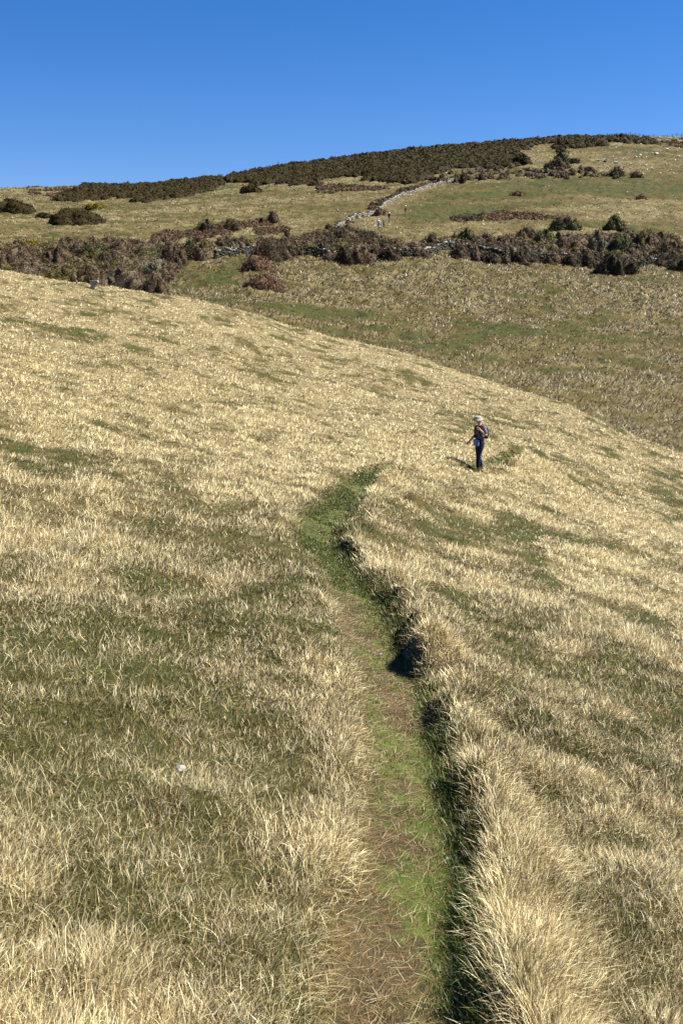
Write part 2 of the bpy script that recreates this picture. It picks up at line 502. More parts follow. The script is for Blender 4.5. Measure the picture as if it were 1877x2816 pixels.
def build_ground():
    ang = np.concatenate([np.linspace(-180, -27, 90, endpoint=False), np.linspace(-27, 27, 620, endpoint=False), np.linspace(27, 180, 90, endpoint=False)])
    ang = np.radians(ang)
    rad = np.concatenate([[0.0], np.geomspace(0.4, 2.5, 14, endpoint=False), np.geomspace(2.5, 480, 1450, endpoint=False), np.geomspace(480, 5000, 30)])
    A, R = np.meshgrid(ang, rad[1:])
    x, y = (R * np.sin(A)).ravel(), (R * np.cos(A)).ravel()
    x, y = np.concatenate([[0.0], x]), np.concatenate([[0.0], y])
    sd = path_sd(x, y)
    z = z_ground(x, y, sd)
    S = straw_map(x, y, sd)
    n = len(ang); m = len(rad) - 1
    i = np.arange((m - 1) * n)
    r_, a_ = i // n, i % n
    a2 = (a_ + 1) % n
    q = np.stack([1 + r_ * n + a_, 1 + r_ * n + a2, 1 + (r_ + 1) * n + a2, 1 + (r_ + 1) * n + a_], 1)[:, ::-1]
    k = np.arange(n)
    tri = np.stack([np.zeros(n, int), 1 + (k + 1) % n, 1 + k], 1)
    faces = np.concatenate([tri.ravel(), q.ravel()])
    sizes = np.concatenate([np.full(n, 3), np.full(len(q), 4)])
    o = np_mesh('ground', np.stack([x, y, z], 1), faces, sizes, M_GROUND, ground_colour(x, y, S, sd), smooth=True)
    return tag(o, 'grassy hillside falling to the right and rising again beyond the valley', 'ground', kind='structure')
build_ground()
# ------------------------------------------------------------------ grass
STRAW = np.array([[0.84, 0.715, 0.39], [0.74, 0.61, 0.31], [0.92, 0.81, 0.52], [0.50, 0.385, 0.17], [0.66, 0.55, 0.27], [0.84, 0.73, 0.42], [0.60, 0.47, 0.22]])
BROWN = np.array([[0.24, 0.15, 0.06], [0.32, 0.21, 0.09], [0.16, 0.10, 0.045]])
GREEN = np.array([[0.095, 0.108, 0.020], [0.13, 0.128, 0.030], [0.070, 0.080, 0.016], [0.18, 0.155, 0.042], [0.26, 0.21, 0.07]])
LUSH = np.array([[0.085, 0.145, 0.017], [0.06, 0.108, 0.013], [0.12, 0.165, 0.026]])

def blades(name, x, y, z, L, w, az, th0, th1, col, levels, kindlabel):
    """curved tapering blades as one mesh; az = compass direction of the lean, th0/th1 = angle from vertical at base / tip"""
    n = len(x)
    t = np.linspace(0, 1, levels + 1)
    dx, dy = np.sin(az), np.cos(az)
    face = az + np.pi / 2 + rng.normal(0, 0.7, n)
    wx, wy = np.sin(face), np.cos(face)
    co = np.zeros((n, 2 * levels + 1, 3))
    px, py, pz = x.copy(), y.copy(), z - 0.01
    for k in range(levels + 1):
        if k > 0:
            th = th0 + (th1 - th0) * (t[k] + t[k - 1]) / 2
            s = L * (t[k] - t[k - 1])
            px = px + s * np.sin(th) * dx
            py = py + s * np.sin(th) * dy
            pz = pz + s * np.cos(th)
        ww = w * (1 - 0.55 * t[k]) * 0.5
        if k < levels:
            co[:, 2 * k] = np.stack([px - wx * ww, py - wy * ww, pz], 1)
            co[:, 2 * k + 1] = np.stack([px + wx * ww, py + wy * ww, pz], 1)
        else:
            co[:, 2 * k] = np.stack([px, py, pz], 1)
    nv = 2 * levels + 1
    loc, sz = [], []
    for k in range(levels - 1):
        loc += [2 * k, 2 * k + 1, 2 * k + 3, 2 * k + 2]; sz.append(4)
    loc += [2 * levels - 2, 2 * levels - 1, 2 * levels]; sz.append(3)
    faces = (np.arange(n)[:, None] * nv + np.array(loc)[None]).ravel()
    sizes = np.tile(sz, n)
    tint = np.repeat(col[:, None, :], nv, 1)
    if levels > 1:
        root = np.clip(1 - t * 2.2, 0, 1)             # blade darker and duller towards its base
        for k in range(levels + 1):
            g = root[k] * 0.35
            sl = slice(2 * k, 2 * k + 2)
            tint[:, sl] = tint[:, sl] * (1 - g) + np.array([0.30, 0.27, 0.12]) * np.minimum(1, col.max(1) * 1.6)[:, None, None] * g
    o = np_mesh(name, co.reshape(-1, 3), faces, sizes, M_GRASS, tint.reshape(-1, 3))
    return tag(o, kindlabel, 'grass', kind='stuff')

def pick(pal, n):
    return pal[rng.integers(0, len(pal), n)] * rng.uniform(0.75, 1.15, n)[:, None]

def sample(n, y0, y1, pw, uw=0.42):
    """points whose ground density falls with distance as y^-pw"""
    q = 2 - pw                      # area element ~ y dy
    v = rng.random(n)
    y = (y0 ** q + v * (y1 ** q - y0 ** q)) ** (1 / q) if abs(q) > 1e-6 else y0 * (y1 / y0) ** v
    x = rng.uniform(-uw, uw, n) * y
    return x, y

LEAN = math.radians(75)            # grass is combed down the slope, to the right
def tufts(name, n, nb, y0, y1, pw, levels, lab, hscale=1.0, wmin=0.0035, wpx=0.0008, uw=0.42):
    x, y = sample(n, y0, y1, pw, uw)
    sd = path_sd(x, y)
    S = straw_map(x, y, sd)
    clump = fbm(x * 2.4, y * 2.4, 101, 3)
    keep = (np.abs(sd) > 0.27 + 0.08 * rng.random(n)) | ((sd > 0.19) & (y < 16) & (rng.random(n) < 0.7)) | (rng.random(n) < 0.03)
    keep &= rng.random(n) < 0.22 + 0.35 * S + 2.2 * (clump - 0.42)
    keep &= (z_far(x, y) < z_spur(x, y) + 0.6) | (y < 45)
    x, y, sd, S, clump = x[keep], y[keep], sd[keep], S[keep], clump[keep]
    n = len(x)
    # repeat every tuft nb times
    rep = lambda a: np.repeat(a, nb)
    taz = LEAN + rng.normal(0, 0.8, n)
    tsz = rng.uniform(0.65, 1.25, n)
    tbrown = rng.random(n) < 0.10 + 0.15 * (clump > 0.6)
    X, Y, SD, SS, CL = rep(x), rep(y), rep(sd), rep(S), rep(clump)
    N = n * nb
    ra, rr = rng.uniform(0, 2 * np.pi, N), np.abs(rng.normal(0, 1, N))
    spread = 0.045 + 0.0012 * Y
    X = X + rr * spread * np.sin(ra)
    Y = Y + rr * spread * np.cos(ra)
    Z = z_ground(X, Y)
    straw = (rng.random(N) < 0.06 + 1.0 * SS) & ~((np.abs(SD - 0.25) < 0.09) & (rng.random(N) < 0.75) & (Y < 13))
    berm = np.exp(-((SD - 0.48) / 0.20) ** 2) * (SD < 50) * (0.2 + 1.6 * sstep(0.3, 0.7, fbm(X * 1.3, Y * 1.3, 96, 2)))
    lverge = np.exp(-((-SD - 0.45) / 0.3) ** 2) * (SD < 50)
    L = np.where(straw, 0.045 + 0.095 * SS + 0.07 * berm + 0.02 * lverge, 0.035 + 0.04 * SS + 0.09 * berm + 0.06 * np.exp(-((SD - 0.29) / 0.08) ** 2) * (Y < 13)) * rep(tsz) * rng.uniform(0.55, 1.3, N) * hscale
    L *= (0.75 + 0.8 * (CL - 0.2)) * (0.55 + 0.9 * rep(fbm(x * 0.9, y * 0.9, 205, 3)))
    L *= 0.68 + 0.32 * sstep(6, 13, Y)
    L = np.where(Y < 9, np.minimum(L, rng.uniform(0.12, 0.19, N)), L)
    w = np.maximum(wmin, wpx * Y) * rng.uniform(0.6, 1.3, N) * np.where(straw, 1, 1.15)
    az = rep(taz) + (ra - rep(taz) - np.pi * 0) * 0
    out_az = np.arctan2(np.sin(ra) * 0.9 + 0.9 * np.sin(rep(taz)), np.cos(ra) * 0.9 + 0.9 * np.cos(rep(taz)))
    az = out_az + rng.normal(0, 0.55, N) + berm * rng.normal(0, 0.6, N)
    th0 = np.clip(rng.normal(0.35, 0.25, N) + 0.25 * rr * 0.5, 0.0, 1.2)
    th0 = np.clip(th0 + 0.30 * sstep(9, 20, Y), 0, 1.35)
    th1 = th0 + np.abs(rng.normal(0.6, 0.55, N)) * np.where(straw, 1, 0.6)
    # lying litter between the tufts
    flat = rng.random(N) < 0.12
    th0 = np.where(flat, rng.uniform(1.2, 1.5, N), th0); th1 = np.where(flat, 1.55, np.minimum(th1, 2.1))
    # a stand of long grass on the bank leans away from the path, up over the bank
    col = np.where(straw[:, None], pick(STRAW, N), pick(GREEN, N))
    br = rep(tbrown) | (rng.random(N) < 0.24 - 0.14 * sstep(8, 18, Y))  # more brown blades close by, painting in the shade between them
    br &= rng.random(N) < 0.7
    col = np.where((br & straw)[:, None], pick(BROWN, N), col)
    col = np.where(straw[:, None], col * (0.80 + 0.42 * sstep(0.35, 1.0, SS))[:, None], col)
    lush = (rng.random(N) < 0.8) & (Y < 13) & (np.abs(SD - 0.26) < 0.09)
    col = np.where(lush[:, None], pick(LUSH, N), col)
    return blades(name, X, Y, Z, L, w, az, th0, th1, col, levels, lab)

tufts('dry_grass', 46000, 14, 2.2, 9.0, 1.3, 4, 'bleached straw and green grass blades standing on both sides of the path in front', wmin=0.0027)
tufts('dry_grass', 76000, 11, 8.5, 36, 1.5, 3, 'bleached grass covering the slope around the bend of the path', wpx=0.00058)
tufts('dry_grass', 100000, 6, 34, 108, 1.7, 2, 'pale grass of the spur around and beyond the hiker', hscale=1.0, wpx=0.00065)

def turf(name, n, y0, y1, pw, lab, wpx=0.0007):
    """short blades and litter that carpet the ground between the tufts"""
    x, y = sample(n, y0, y1, pw, 0.40)
    sd = path_sd(x, y)
    k = np.abs(sd) > 0.24 + 0.08 * rng.random(n)
    x, y, sd = x[k], y[k], sd[k]
    n = len(x)
    S = straw_map(x, y, sd)
    patch = fbm(x * 3.1, y * 3.1, 151, 3)
    straw = rng.random(n) < 0.24 + 0.50 * S + 1.3 * (patch - 0.5)
    L = rng.uniform(0.025, 0.085, n) * np.where(straw, 1.25, 0.9) * (1 + 0.0 * y)
    w = np.maximum(0.003, wpx * y) * rng.uniform(0.6, 1.3, n)
    az = LEAN + rng.normal(0, 1.6, n)
    th0 = np.where(rng.random(n) < 0.35, rng.uniform(1.1, 1.5, n), rng.uniform(0.1, 1.0, n))
    col = np.where(straw[:, None], pick(STRAW, n) * 0.85, pick(GREEN, n))
    col = np.where((rng.random(n) < 0.15)[:, None], pick(BROWN, n), col)
    blades(name, x, y, z_ground(x, y, sd) + 0.004, L, w, az, th0, th0 + 0.5, col, 2, lab)
turf('short_turf', 420000, 2.2, 13, 1.5, 'short mixed green and dry turf between the tufts in front')
turf('short_turf', 260000, 12, 60, 1.55, 'short turf between the tufts of the spur farther off')

# worn path: short green blades and broken straw
def path_cover():
    n = 150000
    t = rng.random(n) ** 1.7 * 46
    seg = np.cumsum(np.r_[0, np.hypot(*np.diff(PATH, axis=0).T)])
    t0 = seg[np.argmin(np.abs(PATH[:, 1] - 2.2))]
    tt = t0 + t
    cx, cy = np.interp(tt, seg, PATH[:, 0]), np.interp(tt, seg, PATH[:, 1])
    k = np.clip(np.searchsorted(seg, tt) - 1, 0, len(PATH) - 2)
    d = PATH[k + 1] - PATH[k]
    d /= np.hypot(d[:, 0], d[:, 1])[:, None]
    off = rng.uniform(-0.36, 0.36, n) * (1 + 0.25 * sstep(7, 17, cy))
    cyk = cy
    x, y = cx + d[:, 1] * off, cy - d[:, 0] * off
    g = fbm(x * 2.1 + 8, y * 1.1, 77, 3)
    fine = fbm(x * 7, y * 7, 78, 2)
    litter = rng.random(n) < np.where(g > 0.5, 0.45, 0.30)
    litter &= rng.random(n) > sstep(8, 15, y) * 0.5
    edge = sstep(0.02, 0.20, off) + sstep(9, 15, y) * 0.8
    litter |= (edge < 0.4) & (rng.random(n) < 0.35)
    keep = litter | (rng.random(n) < np.where(g > 0.5, 0.15, 0.9) * np.clip(0.45 + edge, 0, 1) + 1.2 * (fine - 0.5))
    x, y, g, litter, off = x[keep], y[keep], g[keep], litter[keep], off[keep]
    n = len(x)
    L = np.where(litter, rng.uniform(0.03, 0.12, n), rng.uniform(0.015, 0.05, n) * (1 + 0.1 * sstep(8, 15, y)) * (1 + 1.5 * sstep(0.15, 0.33, off)))
    w = np.maximum(0.003, 0.0007 * y) * rng.uniform(0.6, 1.3, n)
    az = rng.uniform(0, 6.28, n)
    th0 = np.where(litter, rng.uniform(1.3, 1.52, n), rng.uniform(0.1, 0.9, n))
    col = np.where(litter[:, None], np.where((rng.random(n) < 0.25)[:, None], pick(STRAW, n) * 0.6, pick(BROWN, n)), np.where((rng.random(n) < 0.5)[:, None], pick(LUSH, n) * 0.75, pick(GREEN, n) * 1.0))
    blades('path_grass', x, y, z_ground(x, y) + 0.006, L, w, az, th0, th0 + 0.1, col, 2, 'short green grass and trodden straw lying on the worn footpath')
path_cover()

# tussocks of the far slopes
def far_tussocks(n, y0, y1, pw, lab, h=0.34, nb=3):
    x, y = sample(n, y0, y1, pw, 0.38)
    sd = np.full(n, 100.0)
    S = straw_map(x, y, sd)
    S2 = np.clip(S + 0.25 * (fbm(x * 0.9, y * 1.2, 131, 2) - 0.5), 0, 1)
    keep = rng.random(n) < 0.30 + 0.75 * S2
    keep &= z_spur(x, y) < z_far(x, y) + 0.3
    x, y, S2 = x[keep], y[keep], S2[keep]
    n = len(x)
    X, Y, SS = np.repeat(x, nb), np.repeat(y, nb), np.repeat(S2, nb)
    N = n * nb
    X = X + rng.normal(0, 0.24, N) ; Y = Y + rng.normal(0, 0.24, N)
    Z = z_ground(X, Y, np.full(N, 100.0))
    L = h * rng.uniform(0.5, 1.3, N) * (0.55 + 0.7 * SS)
    w = np.maximum(0.07, 0.0011 * Y) * rng.uniform(0.6, 1.3, N)
    az = LEAN + rng.normal(0, 1.3, N)
    th0 = rng.uniform(0.2, 1.25, N)
    r = rng.random(N)
    col = pick(STRAW, N) * 0.43
    dull = np.array([[0.15, 0.125, 0.04], [0.10, 0.09, 0.027], [0.21, 0.17, 0.065]])
    col = np.where((r > 0.15 + 0.85 * SS)[:, None], pick(dull, N), col)
    col = np.where((SS < 0.22)[:, None] & (rng.random(N) < 0.7)[:, None], pick(GREEN, N), col)
    col = np.where((rng.random(N) < 0.16)[:, None], pick(BROWN, N), col)
    blades('tussock_grass', X, Y, Z - 0.03, L, w, az, th0, th0 + 0.7, col, 1, lab)
far_tussocks(100000, 60, 175, 1.2, 'tussocky dry grass of the meadow across the valley', 0.40, 5)
far_tussocks(90000, 165, 435, 1.3, 'thin dry grass on the upper hillside under the ridge', 0.40, 2)
# ------------------------------------------------------------------ bushes and scrub
PAL = {
    'bare':    ([0.105, 0.072, 0.050], [0.080, 0.053, 0.037], [0.145, 0.105, 0.078], [0.095, 0.075, 0.035]),
    'pale':    ([0.17, 0.13, 0.095], [0.135, 0.10, 0.068], [0.12, 0.085, 0.062], [0.15, 0.13, 0.065]),
    'grey':    ([0.17, 0.155, 0.11], [0.12, 0.115, 0.072], [0.20, 0.185, 0.14], [0.10, 0.09, 0.055]),
    'dark':    ([0.055, 0.041, 0.027], [0.040, 0.033, 0.019], [0.072, 0.052, 0.036], [0.045, 0.043, 0.018]),
    'green':   ([0.050, 0.066, 0.020], [0.035, 0.048, 0.015], [0.075, 0.085, 0.030], [0.095, 0.10, 0.045]),
    'olive':   ([0.10, 0.088, 0.024], [0.08, 0.070, 0.020], [0.125, 0.105, 0.036], [0.095, 0.070, 0.036]),
    'red':     ([0.13, 0.074, 0.050], [0.105, 0.058, 0.040], [0.155, 0.098, 0.066], [0.09, 0.058, 0.034]),
    'gorse':   ([0.027, 0.022, 0.004], [0.038, 0.027, 0.005], [0.018, 0.017, 0.003], [0.052, 0.034, 0.006]),
    'bloom':   ([0.10, 0.080, 0.010], [0.17, 0.12, 0.010], [0.07, 0.062, 0.012], [0.24, 0.165, 0.012]),
}
PAL = {k: np.array(v) * np.array([1.25, 1.2, 1.04]) for k, v in PAL.items()}
TWIGGY = {'bare', 'pale', 'grey', 'dark', 'olive', 'red'}

def bush_arrays(cx, cy, rx, ry, h, kind, seed, px=None, f=None, second=None, cover=2.2):
    """a lobed dome of twigs or spiny shoots over an added dark core that blocks light"""
    g = np.random.default_rng(seed)
    f = f or (lambda a, b: z_ground(a, b, np.full(np.shape(a), 100.0)))
    dist = math.hypot(cx, cy)
    px = px or dist / 1035.0
    # added dark core that stops light passing through: dome grid following the ground
    na, nr = 14, 6
    A, T = np.meshgrid(np.linspace(0, 2 * np.pi, na, endpoint=False), np.linspace(0, np.pi / 2, nr))
    A, T = A.ravel(), T.ravel()
    def lobes(a, t):
        q = 1 + 0.17 * np.sin(2 * a + seed) + 0.12 * np.sin(3 * a - seed * 1.7 + 3 * t) + 0.09 * np.sin(5 * a + 2.3 * seed - 4 * t)
        return q
    R = lobes(A, T) * (0.93 if kind == 'gorse' else 0.84)
    x = cx + rx * R * np.cos(T) * np.cos(A)
    y = cy + ry * R * np.cos(T) * np.sin(A)
    gz = f(x, y)
    z = gz + h * R * np.sin(T) - 0.12 * np.cos(T)
    co = np.stack([x, y, z], 1)
    i = np.arange((nr - 1) * na)
    r_, a_ = i // na, i % na
    q = np.stack([r_ * na + a_, r_ * na + (a_ + 1) % na, (r_ + 1) * na + (a_ + 1) % na, (r_ + 1) * na + a_], 1)
    pal = PAL[kind]
    tint = np.tile(pal.mean(0) * 0.8, (len(co), 1)) * g.uniform(0.8, 1.1, len(co))[:, None]
    # shoots
    twig = kind in TWIGGY
    L0 = max(0.25, px * 1.7) if twig else max(0.18, px * 1.2)
    L0 = min(L0, 0.45 * h + 0.12)
    w0 = max(0.03, px * 0.75) if twig else max(0.10, px * 1.1)
    n = int(np.clip(cover * math.pi * max(rx, ry) * (h + 0.5 * min(rx, ry)) / (L0 * w0), 24, 2600))
    a = g.uniform(0, 2 * np.pi, n)
    s = g.uniform(0.0, 1.0, n)
    t = np.arcsin(np.clip(s, 0, 1))
    R = lobes(a, t) * g.uniform(0.70, 1.0, n)
    x = cx + rx * R * np.cos(t) * np.cos(a)
    y = cy + ry * R * np.cos(t) * np.sin(a)
    z = f(x, y) + h * R * np.sin(t)
    L = L0 * g.uniform(0.6, 1.4, n)
    w = w0 * g.uniform(0.6, 1.3, n)
    d = np.stack([np.cos(t) * np.cos(a) * 0.9, np.cos(t) * np.sin(a) * 0.9, 0.25 + 0.8 * np.sin(t)], 1)
    d = d + g.normal(0, 0.75 if twig else 1.0, (n, 3))
    d /= np.linalg.norm(d, axis=1)[:, None]
    v = g.normal(0, 1, (n, 3))
    v -= d * (v * d).sum(1)[:, None]
    v /= np.linalg.norm(v, axis=1)[:, None]
    p = np.stack([x, y, z], 1)
    if twig:
        c2 = np.stack([p - v * w[:, None] / 2 - d * L[:, None] * 0.4, p + v * w[:, None] / 2 - d * L[:, None] * 0.4,
                       p + d * L[:, None] * 0.6 + v * w[:, None] * 0.12, p + d * L[:, None] * 0.6 - v * w[:, None] * 0.12], 1)
    else:
        c2 = np.stack([p - v * w[:, None] / 2, p + v * w[:, None] / 2 - d * L[:, None] * 0.15,
                       p + d * L[:, None] * 0.8 + v * w[:, None] * 0.3, p + d * L[:, None] * 0.6 - v * w[:, None] * 0.3], 1)
    # colour varies by lobe so that a bush has lighter and darker branches of its own
    lob = 0.5 + 0.5 * np.sin(4 * a + seed) * np.cos(5 * s + seed * 0.7)
    ci = np.clip((lob * 3 + g.normal(0, 0.9, n)).round().astype(int), 0, 3)
    tc = pal[ci] * g.uniform(0.7, 1.35, n)[:, None]
    if second:
        m = (g.random(n) < 0.15 + 0.75 * (np.sin(2 * a + seed * 1.3) > 0.2) * (s > 0.35))
        tc[m] = PAL[second][g.integers(0, 4, m.sum())] * g.uniform(0.7, 1.3, m.sum())[:, None]
    if kind == 'gorse':
        m = g.random(n) < 0.012
        tc[m] = np.array([0.22, 0.15, 0.012])
    if kind == 'bloom':
        m = g.random(n) < 0.18
        tc[m] = np.array([0.34, 0.24, 0.012])
    co2 = c2.reshape(-1, 3)
    faces = np.concatenate([q.ravel(), np.arange(len(co2)) + len(co)])
    sizes = np.full(len(q) + n, 4)
    return np.vstack([co, co2]), faces, sizes, np.vstack([tint, np.repeat(tc, 4, 0)])

def join_arrays(lst):
    off, C, Fc, S, T = 0, [], [], [], []
    for c, f_, s, t in lst:
        C.append(c); Fc.append(f_ + off); S.append(s); T.append(t)
        off += len(c)
    return np.vstack(C), np.concatenate(Fc), np.concatenate(S), np.vstack(T)

def place(px, base):
    """a spot on the far hillside seen at this photograph pixel"""
    x, y, z = hit([px], [base], f=z_far, y0=82)
    return float(x[0]), float(y[0])

SEED = [100]
LEFT, RIGHT = 'bare bushes of the left thicket', 'bushes in the overgrown hedge bank on the right'
def bush(name, px, base, wpx, hpx, kind, label, second=None, cat='bush', depth=0.75, group=None, link=True):
    if group == LEFT:
        hpx *= 0.70; wpx *= 1.2; depth = 1.0
    x, y = place(px, base)
    m = y / F
    rx = wpx * m / 2
    ry = max(0.4, rx * depth)
    h = hpx * m * 1.02
    y += ry * 0.55
    SEED[0] += 1
    if wpx >= 56 and h > 1.0:
        g = np.random.default_rng(SEED[0])
        parts = [bush_arrays(x, y, rx * 0.80, ry * 0.80, h, kind, SEED[0], second=second)]
        for k in range(6):
            a = k * math.pi / 3 + g.uniform(-0.4, 0.4)
            q = g.uniform(0.48, 0.66)
            parts.append(bush_arrays(x + rx * 0.56 * math.cos(a), y + ry * 0.56 * math.sin(a), rx * q, ry * q, h * g.uniform(0.42, 0.80),
                                     second if (second and g.random() < 0.35) else kind, SEED[0] * 7 + k, second=second, cover=1.6))
        c, f_, s, t = join_arrays(parts)
    else:
        c, f_, s, t = bush_arrays(x, y, rx, ry, h, kind, SEED[0], second=second)
    z0 = float(z_ground(np.array([x]), np.array([y]), np.array([100.0]))[0])
    c = c - np.array([x, y, z0])
    o = np_mesh(name, c, f_, s, M_TWIG, t)
    o.location = (x, y, z0)
    return tag(o, label, cat, group)

